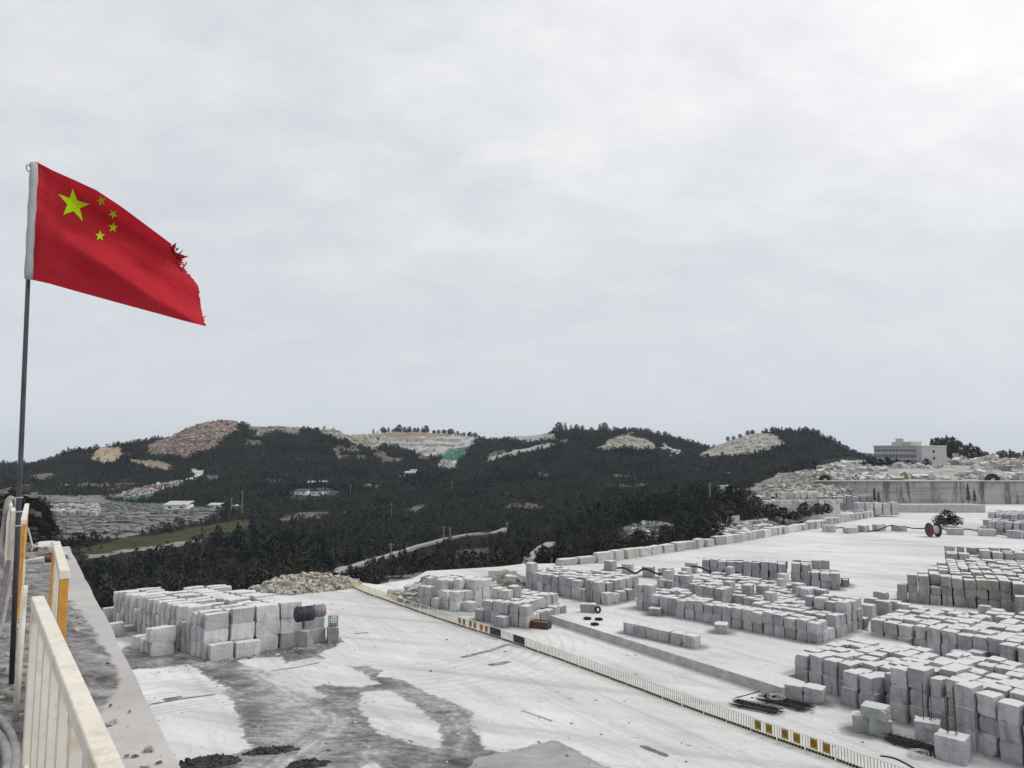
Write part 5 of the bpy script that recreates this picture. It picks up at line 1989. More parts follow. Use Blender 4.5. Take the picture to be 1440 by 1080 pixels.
def disc(mb, c, R, t, n=36, mi=0, hole=0.0):
    """disc of thickness t with its axis along X"""
    c = Vector(c)
    vs, fs = [], []
    for s in (-t / 2, t / 2):
        for rad in (R, max(hole, 0.001)):
            for i in range(n):
                a = 2 * PI * i / n
                vs.append(c + Vector((s, rad * math.cos(a), rad * math.sin(a))))
    for i in range(n):
        j = (i + 1) % n
        fs += [(i, j, n + j, n + i), (2 * n + j, 2 * n + i, 3 * n + i, 3 * n + j), (i, 2 * n + i, 2 * n + j, j), (n + j, 3 * n + j, 3 * n + i, n + i)]
    mb.add(vs, fs, mi)


# tyres on the apron
for i, (px, py) in enumerate([(826, 871), (842, 872), (836.5, 879)]):
    mb = MB()
    ring(mb, (0, 0, 0.14), 0.36, 0.15, sq=0.95)
    for k in range(24):
        a = 2 * PI * k / 24
        mb.box((0.5 * math.cos(a), 0.5 * math.sin(a), 0.14), (0.05, 0.05, 0.2), a)
    o = mb.build("tyre", M['rubber'], smooth=True)
    p = G(px, py, 1.0)
    o.location = (p.x, p.y, 1.0)
    tag(o, ["black tyre lying on the apron, nearest the yellowish stone block", "black tyre lying on the apron, rightmost of three",
            "black tyre lying on the apron, closest to its front edge"][i], "tyre", "tyres on the apron")

# yellowish stone block with rebar and a tyre leaning against it
p = G(828, 862, 1.0)
root = empty("stone_trough", (p.x, p.y + 0.7, 1.0), math.radians(-12), "yellowish concrete footing with starter bars on the apron corner", "concrete footing")
mb = MB()
V, Fc = BT[3]
mb.add([(v[0] * 2.1, v[1] * 1.3, v[2] * 1.15) for v in V], Fc.tolist())
mb.build("footing", M['granite_warm'], root)
mb = MB()
for x in (-0.15, 0.1, 0.3):
    mb.tube([(x, 0.1, 1.0), (x + 0.02, 0.1, 2.6), (x - 0.03, 0.12, 4.2 + x)], 0.03, 6)
for z in (1.6, 2.3, 3.0):
    mb.box((0.08, 0.1, z), (0.5, 0.03, 0.03))
mb.build("starter_bars", M['rust'], root)
mb = MB()
ring(mb, (0, 0, 0), 0.36, 0.15, axis='X')
o = mb.build("tyre", M['rubber'], smooth=True)
o.location = (p.x + 1.25, p.y - 0.15, 1.5)
o.rotation_euler = (0, math.radians(-12), math.radians(-60))
tag(o, "black tyre leaning on the yellowish concrete footing", "tyre")

# rusty tray
p = G(761, 884.5)
root = empty("rusty_tray", (p.x, p.y + 0.6, 0.004), math.radians(-28), "low rusty steel tray on the ground by the apron corner", "tray")
mb = MB()
mb.box((0, 0, 0.06), (2.4, 1.3, 0.06))
for s in (-1, 1):
    mb.box((0, s * 0.66, 0.45), (2.46, 0.05, 0.84))
    mb.box((s * 1.24, 0, 0.45), (0.05, 1.27, 0.84))
for x in (-0.8, 0, 0.8):
    mb.box((x, -0.72, 0.45), (0.08, 0.05, 0.8))
mb.build("tray_body", M['rust'], root)
mb = MB()
for k in range(7):
    mb.box((-1.0 + 0.33 * k, random.uniform(-.1, .1), 0.72 + 0.02 * k % 3), (0.2, 1.15, 0.05), random.gauss(0, .05))
mb.build("planks", M['wood'], root)

# drums lying on the left stack
for (px, py, r, L, mk, lab) in [(428, 863, 0.86, 2.1, 'drum_black', "dark steel drum lying on the right end of the big left stack"),
                                (448, 859, 0.72, 1.5, 'drum_mauve', "faded mauve drum lying behind the dark one on the left stack")]:
    zc = 3.27 + r
    p = G(px, py, zc)
    mb = MB()
    prof = [(0, 0.001), (0, 0.86), (0.03, 0.97), (0.06, 1.0), (0.3, 0.985), (0.32, 1.03), (0.34, 0.985), (0.64, 0.985), (0.66, 1.03), (0.68, 0.985), (0.94, 1.0), (0.97, 0.97), (1, 0.86), (1, 0.001)]
    root = empty("drum", p, math.atan2(ld.y, ld.x), lab, "drum")
    vs, fs = [], []
    n = 28
    for t, rr in prof:
        for i in range(n):
            a = 2 * PI * i / n
            vs.append((-L / 2 + t * L, rr * r * math.cos(a), rr * r * math.sin(a)))
    for k in range(len(prof) - 1):
        for i in range(n):
            j = (i + 1) % n
            fs.append((k * n + i, k * n + j, (k + 1) * n + j, (k + 1) * n + i))
    mb.add(vs, fs)
    mb.build("drum_shell", M[mk], root, True)
    mb = MB()
    mb.tube([(-L / 2 + 0.2, 0, r * 0.98), (-L / 2 + 0.2, 0, r + 0.12)], 0.09, 10)
    mb.build("bung", M['rubber'], root)
# upright pillars of rough stone
for (px, py, a, b, h, rz, mk, lab) in [(424, 909, 1.9, 1.3, 1.75, -18, 'granite_warm', "stained rough stone stump below the dark drum"),
                                       (466, 905, 1.3, 1.3, 1.8, 20, 'granite_warm', "stained rough stone stump carrying a green wire basket")]:
    p = G(px, py)
    o = bpy.data.objects.new("stone_stump", block_mesh(7 if px < 440 else 11, mk))
    COL.objects.link(o)
    o.location = (p.x, p.y + b / 2, 0)
    o.rotation_euler = (0, 0, math.radians(rz))
    o.scale = (a, b, h)
    tag(o, lab, "stone stump")
    if px > 440:
        c = Vector((p.x, p.y + b / 2, h))
root = empty("wire_basket", c, 0, "round green wire basket standing on a stained stone stump", "basket")
mb = MB()
for z in (0.02, 0.28, 0.55, 0.82, 1.08, 1.3):
    ring(mb, (0, 0, z), 0.58, 0.022, n=24, m=5)
mb.build("hoops", M['green_wire'], root)
mb = MB()
for k in range(16):
    a = 2 * PI * k / 16
    mb.box((0.58 * math.cos(a), 0.58 * math.sin(a), 0.66), (0.035, 0.035, 1.3), a)
mb.build("uprights", M['green_wire'], root)
mb = MB()
V, Fc = LT[2]
mb.add([(v[0] * 0.8, v[1] * 0.8, v[2] * 0.5 + 0.03) for v in V], Fc.tolist())
mb.build("filling", M['granite_green'], root)


# rebar bundles near the fence
def rebar_bundle(pa, pb, n, width, label):
    a, b = G(*pa), G(*pb)
    d = (b - a)
    L = d.length
    root = empty("rebar_bundle", ((a.x + b.x) / 2, (a.y + b.y) / 2, 0), math.atan2(d.y, d.x), label, "rebar bundle")
    mb = MB()
    for k in range(n):
        y = random.uniform(-width / 2, width / 2)
        z = 0.14 + random.random() ** 1.3 * 0.42 * (1 - abs(y) / width)
        off = random.uniform(-0.4, 0.4)
        l2 = L / 2 * random.uniform(0.86, 1.04)
        mb.tube([(-l2 + off, y, z), (off, y + random.uniform(-.08, .08), z + random.uniform(-.03, .03)), (l2 + off, y + random.uniform(-.12, .12), z)], 0.03, 6)
    mb.build("rods", M['rust_dark'], root)
    mb = MB()
    for k in range(int(L / 0.35)):
        x = -L / 2 + 0.35 * k + random.uniform(-.06, .06)
        mb.box((x, 0, 0.5 + random.uniform(-.08, .06)), (0.03, width * random.uniform(.7, 1.05), 0.03), random.gauss(0, .12))
    mb.build("stirrups", M['rust'], root)
    mb = MB()
    for x in (-L * 0.32, L * 0.3):
        mb.box((x, 0, 0.06), (0.12, width * 1.15, 0.12))
    mb.build("bearer", M['wood'], root)


rebar_bundle((1032, 991), (1096, 1004), 34, 1.3, "rusty rebar bundle by the fence, left one of the pair")
rebar_bundle((1072, 984), (1140, 1000), 44, 1.7, "rusty rebar bundle with a pale rope, right one of the pair")
rebar_bundle((1250, 1041), (1328, 1064), 46, 1.5, "rusty rebar bundle beside the concrete footings at right")


def rope_coil(name, px, py, R, n, mk, label, z=0.05, cat="rope"):
    p = G(px, py)
    pts_ = []
    for k in range(n * 18):
        a = 2 * PI * k / 18
        r = R * (0.8 + 0.35 * math.sin(k * 0.11) * math.cos(k * 0.031))
        pts_.append((r * math.cos(a) + 0.2 * math.sin(k * 0.05), r * 0.8 * math.sin(a), z + 0.25 * R * (1 + math.sin(a + k * 0.02)) * 0.5 + 0.008 * k / 18))
    mb = MB()
    mb.tube(pts_, 0.022, 6)
    o = mb.build(name, M[mk], smooth=True)
    o.location = p
    return tag(o, label, cat)


rope_coil("rope_coil", 1291, 1064, 0.85, 5, 'hose_white', "pale rope coil lying against the right rebar bundle", 0.1)
rope_coil("rope_coil", 1090, 991, 0.7, 4, 'hose_white', "pale rope loops thrown over the paired rebar bundles", 0.62)


# footings with rebar cages
def footing(px, py, a, b, h, rz, cage_h, nb, label):
    p = G(px, py)
    root = empty("concrete_footing", (p.x, p.y + 0.6, 0), math.radians(rz), label, "concrete footing")
    V, Fc = BT[px % 18]
    mb = MB()
    mb.add([(v[0] * a, v[1] * b, v[2] * h) for v in V], Fc.tolist())
    mb.build("footing_block", M['granite'], root)
    mb = MB()
    cs = [(-.28, -.22), (.28, -.22), (.28, .22), (-.28, .22)][:nb]
    for k, (x, y) in enumerate(cs):
        lean = random.uniform(-.08, .08)
        mb.tube([(x, y, h * 0.9), (x + lean * .5, y, h + cage_h * .5), (x + lean, y, h + cage_h * random.uniform(.86, 1.0))], 0.032, 6)
    mb.build("starter_bars", M['rust'], root)
    if nb > 2:
        mb = MB()
        for k in range(9):
            z = h + 0.35 + k * cage_h / 11
            q_ = [Vector((x, y, z + random.uniform(-.03, .03))) for x, y in cs]
            for u_ in range(4):
                mb.tube([q_[u_], q_[(u_ + 1) % 4]], 0.016, 5)
        mb.build("ties", M['rust'], root)
    else:
        mb = MB()
        mb.tube([(0.05, 0.1, h * .95), (0.3, 0.0, h + .28), (0.55, -0.05, h + .1)], 0.03, 6)
        mb.build("bent_bar", M['rust_dark'], root)


footing(1348, 1072, 2.0, 1.9, 1.75, -42, 3.6, 4, "rough concrete footing with a tall rebar cage, at far right")
footing(1312, 1044, 1.8, 1.6, 1.5, -30, 3.0, 2, "rough concrete footing with two bare rods, behind the rebar bundle")


# cables and hoses over the blocks
def cable(name, pts_, r, mk, label, cat="hose"):
    mb = MB()
    P = [Vector(p) for p in pts_]
    out = []
    for i in range(len(P) - 1):
        p0, p1, p2, p3 = P[max(i - 1, 0)], P[i], P[i + 1], P[min(i + 2, len(P) - 1)]
        for k in range(8):
            t = k / 8
            out.append(0.5 * ((2 * p1) + (p2 - p0) * t + (2 * p0 - 5 * p1 + 4 * p2 - p3) * t * t + (3 * p1 - p0 - 3 * p2 + p3) * t ** 3))
    out.append(P[-1])
    mb.tube(out, r, 8)
    o = mb.build(name, M[mk], smooth=True)
    return tag(o, label, cat)


hp = [PY(868, 799, 134), PY(879, 799, 131), PY(893, 806, 128.5), PY(907, 800, 127), PY(925, 807, 125), PY(940, 806, 124), PY(955, 812, 122.5), PY(970, 798, 126), PY(985, 798, 127), PY(1008, 808, 124), PY(1020, 802, 125), PY(1040, 806, 124)]
cable("hose", hp, 0.16, 'rubber', "dark wavy hose draped over blocks behind the central stacks")
hp = [PY(1160, 745, 225), PY(1185, 742, 222), PY(1208, 746, 219), PY(1232, 746, 220), PY(1250, 739.5, 222), PY(1265, 739.5, 222), PY(1285, 743, 220), PY(1303, 743, 218), PY(1322, 743, 217),
      PY(1340, 748, 213), PY(1358, 744, 214), PY(1378, 747, 211), PY(1395, 750, 208), PY(1412, 752, 206), PY(1440, 756, 201)]
cable("cable", hp, 0.17, 'rubber', "dark cable strung over spaced blocks beside the rusty reel", "cable")
hp = [G(1238, 1063, .03), G(1256, 1066, .03), G(1272, 1073, .03), G(1290, 1084, .03), G(1300, 1095, .03)]
cable("hose", hp, 0.07, 'rubber', "black hose on the ground just behind the fence at right")
hp = [G(1035, 981, .03), G(1055, 976, .03), G(1075, 970, .03), G(1090, 966, .03), G(1102, 958, .03)]
cable("hose", hp, 0.05, 'rubber', "thin black hose running from the apron towards the rebar")


def reel(name, loc, rz, R, W, m1, m2, m3, label):
    root = empty(name, loc, rz, label, "cable reel")
    for s, mk in ((-1, m1), (1, m2)):
        mb = MB()
        disc(mb, (s * W / 2, 0, R), R, 0.14, hole=0.18)
        for k in range(6):
            a = PI * k / 6
            mt = Matrix.Rotation(a, 3, 'X')
            mb.box((s * (W / 2 + 0.1), 0, R), (0.08, R * 1.8, 0.12), mat=mt)
        mb.build("flange", M[mk], root)
    mb = MB()
    disc(mb, (0, 0, R), R * 0.55, W - 0.16, hole=0.16)
    for k in range(7):
        ring(mb, (-W / 2 + 0.25 + k * (W - 0.5) / 6, 0, R), R * 0.56, 0.07, axis='X', n=26, m=5)
    mb.build("reel_core", M[m3], root)
    return root


p = G(1313, 755)
reel("cable_reel", (p.x, p.y, 0), math.radians(4), 1.95, 2.3, 'rust_red', 'rust_dark', 'concrete_pale', "rusty red cable reel standing in the far yard")


def arch(loc, R, label, mk, rz=0.0):
    root = empty("half_reel", loc, rz, label, "reel")
    mb = MB()
    n = 22
    for i in range(n):
        a0, a1 = PI * i / n, PI * (i + 1) / n
        vs = []
        for y in (-0.6, 0.6):
            for a in (a0, a1):
                for r in (R, R * 0.38):
                    vs.append((r * math.cos(a), y, r * math.sin(a)))
        mb.add(vs, [(0, 2, 3, 1), (4, 5, 7, 6), (0, 4, 6, 2), (1, 3, 7, 5)])
    mb.build("rim", M[mk], root)
    mb = MB()
    mb.bevbox((0, 0, R * 0.18), (R * 0.6, 0.8, R * 0.36), 0.08)
    mb.build("hub", M['concrete_pale'], root)


arch(PY(1160, 675.5, 344), 2.6, "dark half-round reel at the left end of the retaining wall top", 'rubber')
arch(PY(1395.5, 676, 344), 3.3, "big dark half-round reel on the right of the retaining wall top", 'rubber')
arch(PY(1384, 655, 520), 3.2, "greenish half-round reel farther back on the upper terrace", 'granite_green')

# ------------------------------------------------------------------ long building
BL, BRt = PY(1230, 657, 452), PY(1296, 657, 440)
d = BRt - BL
L = Vector((d.x, d.y, 0)).length
bz = 14.5
root = empty("long_building", (BL.x, BL.y, bz), math.atan2(d.y, d.x), "long flat-roofed building with two rows of dark windows on the terrace", "building")
Hb = 27.8 - bz
mb = MB()
mb.box((L / 2, 6.5, Hb / 2), (L, 13, Hb))
mb.build("wall", M['wall_grey'], root)
mb = MB()
mb.box((L / 2, 6.5, Hb + 0.35), (L + 0.8, 13.8, 0.7))
mb.build("roof", M['concrete'], root)
for row in range(3):
    zc = Hb - 2.3 - row * 3.6
    mb = MB()
    mb.box((L / 2, -0.4, zc - 1.55), (L, 0.8, 0.8))
    mb.build("balcony_band", M['band_grey'], root)
    for k in range(13):
        x = (k + 0.5) * L / 13
        mb = MB()
        mb.box((x, -0.04, zc), (L / 13 * 0.66, 0.08, 2.0))
        w_o = mb.build("window", M['glass'], root)
        mb = MB()
        mb.box((x, -0.1, zc), (0.12, 0.06, 1.9))
        mb.box((x, -0.06, zc + 1.02), (L / 13 * 0.66, 0.12, 0.14))
        mb.build("frame", M['wall_white'], w_o)
mb = MB()
mb.box((L * 0.56, 6, Hb + 1.7), (8.5, 7, 2.2))
mb.box((L * 0.56, 6, Hb + 3.6), (4.2, 4, 2.0))
mb.build("stair_tower", M['band_grey'], root)
mb = MB()
mb.box((L * 0.56, 6, Hb + 4.7), (4.6, 4.4, 0.3))
mb.build("tank_lid", M['concrete'], root)
# pinkish wing
WL = PY(1296, 657, 438)
d2 = PY(1331, 657, 446) - WL
L2_ = Vector((d2.x, d2.y, 0)).length
root = empty("pink_wing", (WL.x + 0.3, WL.y - 0.4, bz), math.atan2(d2.y, d2.x), "pinkish plain wing with two small windows beside the long building", "building")
Hw = 27.9 - bz
mb = MB()
mb.box((L2_ / 2, 6, Hw / 2), (L2_, 12, Hw))
mb.build("wall", M['wall_pink'], root)
mb = MB()
mb.box((L2_ / 2, 6, Hw + 0.2), (L2_ + 0.5, 12.5, 0.4))
mb.build("roof", M['wall_white'], root)
for zc in (Hw - 3.2, Hw - 7.2):
    mb = MB()
    mb.box((L2_ * 0.48, -0.04, zc), (1.9, 0.08, 1.9))
    w_o = mb.build("window", M['glass'], root)
    mb = MB()
    mb.box((L2_ * 0.48, -0.08, zc - 1.05), (2.3, 0.2, 0.2))
    mb.build("sill", M['wall_white'], w_o)
mb = MB()
mb.box((L2_ * 0.1, 8, Hw + 1.6), (9, 6, 2.4))
mb.build("roof_room", M['band_grey'], root)

# ------------------------------------------------------------------ valley houses, sheds, poles
def house(px, py, wpx, hpx, gable, roof, wallm, label, Y=None, dpx=0.7):
    p = hit(px, py) if Y is None else PY(px, py, Y)
    if p is None:
        return
    s = p.y / F
    w, h = wpx * s, hpx * s
    dpt = w * dpx
    root = empty("valley_house", (p.x, p.y, p.z - 0.5), random.uniform(-.15, .15), label, "house")
    mb = MB()
    mb.box((0, dpt / 2, h / 2), (w, dpt, h))
    mb.build("wall", M[wallm], root)
    mb = MB()
    if gable:
        r = w * 0.24
        o_ = 0.5
        vs = [(-w / 2 - o_, -o_, h), (w / 2 + o_, -o_, h), (0, -o_, h + r), (-w / 2 - o_, dpt + o_, h), (w / 2 + o_, dpt + o_, h), (0, dpt + o_, h + r)]
        mb.add(vs, [(0, 1, 2), (5, 4, 3), (0, 2, 5, 3), (1, 4, 5, 2), (0, 3, 4, 1)])
    else:
        vs = [(-w / 2 - .5, -.8, h), (w / 2 + .5, -.8, h), (w / 2 + .5, dpt + .5, h + w * 0.12), (-w / 2 - .5, dpt + .5, h + w * .12)]
        mb.add(vs + [(x, y, z + .25) for x, y, z in vs], [(3, 2, 1, 0), (4, 5, 6, 7), (0, 1, 5, 4), (1, 2, 6, 5), (2, 3, 7, 6), (3, 0, 4, 7)])
    mb.build("roof", M[roof], root)
    for k in range(2):
        mb = MB()
        mb.box(((k - .5) * w * .5, -0.04, h * .55), (w * .14, .08, h * .3))
        mb.build("window", M['glass'], root)


HS = [(424, 697, 17, 6, False, 'roof_dark', 'wall_white', "white long-walled house at the left of the valley hamlet"),
      (446, 698, 15, 7, True, 'roof_dark', 'wall_white', "white gabled house in the middle of the valley hamlet"),
      (459, 695, 10, 5, True, 'roof_dark', 'wall_white', "small dark-roofed house right of the gabled white one"),
      (469, 697, 11, 4, False, 'roof_dark', 'wall_grey', "dark low house at the right end of the hamlet"),
      (441, 681, 15, 3, False, 'roof_white', 'wall_grey', "white flat roofed shed above the hamlet, left of two"),
      (457, 681, 11, 3.5, False, 'roof_white', 'wall_grey', "white flat roofed shed above the hamlet, right of two"),
      (518, 688, 9, 5, True, 'wall_grey', 'wall_grey', "small grey house right of the hamlet in the forest"),
      (531, 688, 6, 5, False, 'roof_dark', 'wall_white', "tiny white hut beside the small grey house"),
      (566, 672, 8, 2.5, False, 'roof_white', 'wall_grey', "smallest white sheet roof in the forest clearing"),
      (577, 668, 14, 3, False, 'roof_white', 'wall_grey', "long white sheet roof in the forest clearing"),
      (581, 664, 9, 2.5, False, 'roof_white', 'wall_white', "upper white sheet roof in the forest clearing"),
      (250, 718, 32, 7, False, 'roof_white', 'wall_white', "long white shed by the stored slabs"),
      (304, 715, 16, 5, False, 'roof_white', 'wall_white', "white shed right of the stored slabs"),
      (335, 716, 12, 5, False, 'roof_white', 'wall_white', "small white shed near the tall pale pole")]
for a in HS:
    house(*a)


def utility_pole(px, py, hpx, label):
    p = hit(px, py)
    if p is None:
        return
    s = p.y / F
    h = hpx * s
    root = empty("utility_pole", (p.x, p.y, p.z - .5), random.uniform(-.6, .6), label, "utility pole", "utility poles in the valley")
    mb = MB()
    mb.tube([(0, 0, 0), (0, 0, h * .5), (0, 0, h)], [.22, .19, .15], 8)
    mb.build("shaft", M['pole'], root)
    mb = MB()
    mb.box((0, -.2, h - .6), (2.0, .12, .14))
    mb.box((0, -.2, h - 1.5), (1.5, .12, .14))
    for x in (-.9, 0, .9):
        mb.tube([(x, -.2, h - .53), (x, -.2, h - .2)], .07, 6)
    mb.build("crossarm", M['pole'], root)


for a in [(343, 722, 32, "pale utility pole near the small white shed"), (328, 722, 22, "short pole left of the pale pole by the sheds"),
          (552, 792, 28, "utility pole beside the diagonal road, lower one"), (625, 763, 24, "left pole of the pair above the diagonal road"),
          (634, 762, 22, "right pole of the pair above the diagonal road"), (552, 728, 20, "lone pole in the dark forest above the road"),
          (494, 698, 17, "pole between the hamlet and the small grey house"), (636, 692, 14, "small far pole below the green netting"),
          (713, 750, 16, "pole at the far end of the diagonal road"), (262, 722, 14, "short pole in front of the long white shed"),
          (997, 700, 22, "thin pole at the left tip of the terrace")]:
    utility_pole(*a)


# ------------------------------------------------------------------ roads on the hillside
def ribbon(pxs, width, name, mat):
    P = []
    for px, py in pxs:
        p = hit(px, py)
        if p is not None:
            P.append(p)
    out = []
    for a, b in zip(P[:-1], P[1:]):
        for k in range(6):
            out.append(a + (b - a) * (k / 6))
    out.append(P[-1])
    zs = [ground_z(p.x, p.y) for p in out]
    zs = [sum(zs[max(0, i - 3):i + 4]) / len(zs[max(0, i - 3):i + 4]) for i in range(len(zs))]
    vs, fs = [], []
    for i, p in enumerate(out):
        d = out[min(i + 1, len(out) - 1)] - out[max(i - 1, 0)]
        d.z = 0
        d.normalize()
        s = Vector((-d.y, d.x, 0)) * width / 2
        for sg in (-1, 1):
            vs.append((p.x + sg * s.x, p.y + sg * s.y, zs[i] + 1.0))
    for i in range(len(out) - 1):
        fs.append((2 * i, 2 * i + 1, 2 * i + 3, 2 * i + 2))
    nv = len(vs)
    vs += [(x, y, z - 2.5) for x, y, z in vs]
    for i in range(len(out) - 1):
        fs += [(2 * i, 2 * i + 2, nv + 2 * i + 2, nv + 2 * i), (2 * i + 1, nv + 2 * i + 1, nv + 2 * i + 3, 2 * i + 3)]
    mb = MB()
    mb.add(vs, fs)
    tag(mb.build(name, mat), kind="structure")


ribbon(ROAD1, 2.8, "road", M['road'])
ribbon(ROAD2, 4.0, "side_road", M['road'])
# gate on the side road
p = PY(742, 799, 185)
root = empty("gate", (p.x, p.y, p.z), math.radians(-5), "dark barred gate across the small side road", "gate")
mb = MB()
for z in (0.6, 2.0):
    mb.box((2.6, 0, z), (6.4, .12, .12))
for k in range(22):
    mb.box((-.5 + .3 * k, 0, 1.2), (.06, .06, 2.2))
mb.build("bars", M['black_paint'], root)
for x in (-0.7, 5.9):
    mb = MB()
    mb.bevbox((x, 0, 1.0), (.5, .5, 3.4), .05)
    mb.build("gate_post", M['granite_warm'], root)

# small excavator on the left ridge
p = ridge(112)
root = empty("excavator", (p.x, p.y, p.z + 0.2), math.radians(10), "tiny excavator with raised arm on the left hill ridge", "excavator")
mb = MB()
for s in (-1, 1):
    mb.bevbox((0, s * 1.1, .5), (4.2, .6, 1.0), .3)
mb.build("track", M['rubber'], root)
mb = MB()
mb.bevbox((.4, 0, 1.7), (3.4, 2.4, 1.2), .15)
mb.build("body", M['excavator_yellow'], root)
mb = MB()
mb.bevbox((-.6, .6, 2.8), (1.5, 1.1, 1.5), .12)
mb.build("cab", M['glass'], root)
mb = MB()
mb.tube([(-1, -.3, 2.0), (-3.6, -.3, 5.4), (-5.4, -.3, 5.0)], [.35, .3, .22], 6)
mb.tube([(-5.4, -.3, 5.0), (-6.6, -.3, 2.2)], [.25, .18], 6)
mb.build("arm", M['excavator_yellow'], root)
mb = MB()
mb.bevbox((-6.5, -.3, 1.7), (1.0, 1.1, .9), .15)
mb.build("bucket", M['rust_dark'], root)

# ------------------------------------------------------------------ on the ledge
def near_panel(A, B, label, post_mat, plate=True, end='B'):
    """guardrail panel from A (far end) to B (near end), both on the ledge"""
    d = B - A
    L = Vector((d.x, d.y, 0)).length
    root = empty("ledge_guardrail", (A.x, A.y, LZ), math.atan2(d.y, d.x), label, "guardrail")
    mb = MB()
    mb.bevbox((L / 2, 0, 1.17), (L, .062, .06), .004)
    mb.build("top_rail", M['white_paint'], root)
    mb = MB()
    mb.bevbox((L / 2, 0, .28), (L - .1, .045, .05), .004)
    mb.build("bottom_rail", M['white_paint'], root)
    for x in (.032, L - .032):
        mb = MB()
        mb.bevbox((x, 0, .57), (.062, .058, 1.139), .004)
        mb.bevbox((x, 0, .012), (.16, .14, .012), .002)
        mb.build("post", M[post_mat], root)
    mb = MB()
    n = int(L / .40)
    for k in range(1, n):
        mb.box((L * k / n, 0, .72), (.085, .03, .82))
    mb.build("bars", M['white_paint'], root)
    mb = MB()
    mb.box((L / 2, .03, .12), (L - .14, .012, .2))
    mb.build("toe_board", M['white_paint'], root)
    return root


V2 = lambda x, y: Vector((x, y, LZ))
T2 = lambda px, py: Vector((*G(px, py, LZ + 1.2).xy, LZ))


def pnl(pa, pb, extend, *rest):
    A, B = T2(*pa), T2(*pb)
    near_panel(A, B + (B - A).normalized() * extend, *rest)


pnl((53, 838), (150, 1065), 0.5, "nearest white guardrail panel on the ledge, cut by the photo's bottom", 'white_paint')
pnl((79, 761), (91, 802), 0.0, "second white guardrail panel with an orange end post, on the ledge", 'orange_paint')
pnl((38, 708), (33, 731), 0.0, "third guardrail panel with an orange post behind the flagpole", 'orange_paint', False)
pnl((13, 704), (20, 719), 0.0, "farthest guardrail panel on the ledge, with hoses hung over it", 'white_paint', False)

# stake the flagpole is tied to
sb_ = G(22, 1013, LZ)
mb = MB()
mb.tube([(0, 0, 0), (0.0, 0, 0.45), (0.005, 0, 1.0)], .022, 10)
o = mb.build("stake", M['white_paint'], smooth=True)
o.location = sb_
tag(o, "short pale steel stake beside the foot of the flagpole", "stake")

# flagpole
YF = 6.2
pb_, pt_ = G(16, 962, LZ), PY(46.5, 226, YF - 0.1)
root = empty("flagpole", pb_, 0, "thin grey steel flagpole leaning slightly at the left edge", "flagpole")
dv = pt_ - pb_
mb = MB()
mb.tube([(0, 0, 0), dv * .3, dv * .62, dv * .99], [.022, .0215, .019, .016], 14)
mb.build("pole", M['steel'], root, True)
mb = MB()
prof = [(0, .017), (.012, .026), (.03, .03), (.048, .025), (.06, .008)]
mb.tube([dv * (.985) + Vector((0, 0, z)) for z, r in prof], [r for z, r in prof], 14)
mb.build("finial", M['steel_light'], root, True)
mb = MB()
ring(mb, dv * .985 + Vector((-.03, -.01, .0)), .028, .004, axis='X', n=16, m=6)
mb.build("top_ring", M['steel'], root)
mb = MB()
for z in (.34, .37, .4):
    c_ = dv * (z * .9)
    ring(mb, c_, .027, .006, n=14, m=5)
mb.build("lashing", M['hose_white'], root)

# flag
top = [(52, 228), (75, 240), (100, 250), (135, 267), (170, 290), (205, 315), (240, 342), (258, 362), (270, 384), (279, 402), (282, 430), (285, 458)]
bot = [(44, 393), (66, 398), (90, 404.5), (110, 410), (135, 417), (160, 424), (190, 433), (215, 440), (240, 446.5), (258, 451.5), (272, 455), (285.5, 459)]
# the fly edge folds round: parametrise top 0..7 along the fly, then the torn edge down to the corner
TOPC = [(50.5, 227), (75, 240), (100, 251), (135, 267), (170, 290), (205, 316), (225, 331), (241, 343)]
FLY = [(241, 343), (246, 353), (255, 366), (257, 376), (270, 390), (279, 403), (282, 425), (284, 440), (286, 458)]
BOTC = [(43, 393), (70, 399), (105, 409), (145, 420), (185, 431), (222, 441), (258, 451), (286, 458)]
HOI = [(50.5, 227), (49, 270), (47, 310), (45, 350), (43, 393)]


def along(P, t):
    P = np.array(P, dtype=float)
    s = np.concatenate([[0], np.cumsum(np.hypot(*np.diff(P, axis=0).T))])
    s /= s[-1]
    return np.array((np.interp(t, s, P[:, 0]), np.interp(t, s, P[:, 1])))


def coons(s, t):
    c = (1 - t) * along(TOPC, s) + t * along(BOTC, s) + (1 - s) * along(HOI, t) + s * along(FLY, t)
    c -= (1 - s) * (1 - t) * np.array(TOPC[0]) + s * (1 - t) * np.array(TOPC[-1]) + (1 - s) * t * np.array(BOTC[0]) + s * t * np.array(BOTC[-1])
    return c


def flag_depth(px, py):
    a = (px - 45) / 240.0
    q1 = (px * 0.62 - py * 1.0)          # folds run down and to the right
    b = (py - 225 - 0.62 * (px - 45)) / 130.0
    w = 0.105 * math.sin(q1 * 0.052 + 0.6) * min(1, a * 2.2 + .12)
    w += 0.062 * math.sin((px * 0.35 + py) * 0.055 + 1.0) * a
    w += 0.034 * math.sin((px * 0.8 - py * 1.25) * 0.10 + 2.0) * min(1, a * 3)
    w += 0.010 * math.sin(px * 0.21 + py * 0.05) * max(0, 1 - a * 2.5)
    w += 0.10 * math.exp(-((b - 0.02) / 0.10) ** 2) * min(1, 2 * a) * 0.8     # top edge rolls back
    return YF - 0.08 + 0.34 * a + w


def flag_pt(px, py, off=0.0):
    p = PY(px, py, flag_depth(px, py))
    if off:
        e_ = 1.5
        n_ = (PY(px + e_, py, flag_depth(px + e_, py)) - p).cross(PY(px, py + e_, flag_depth(px, py + e_)) - p).normalized()
        if n_.dot(Vector((0, 0, H)) - p) < 0:
            n_ = -n_
        p = p + n_ * off
    return p


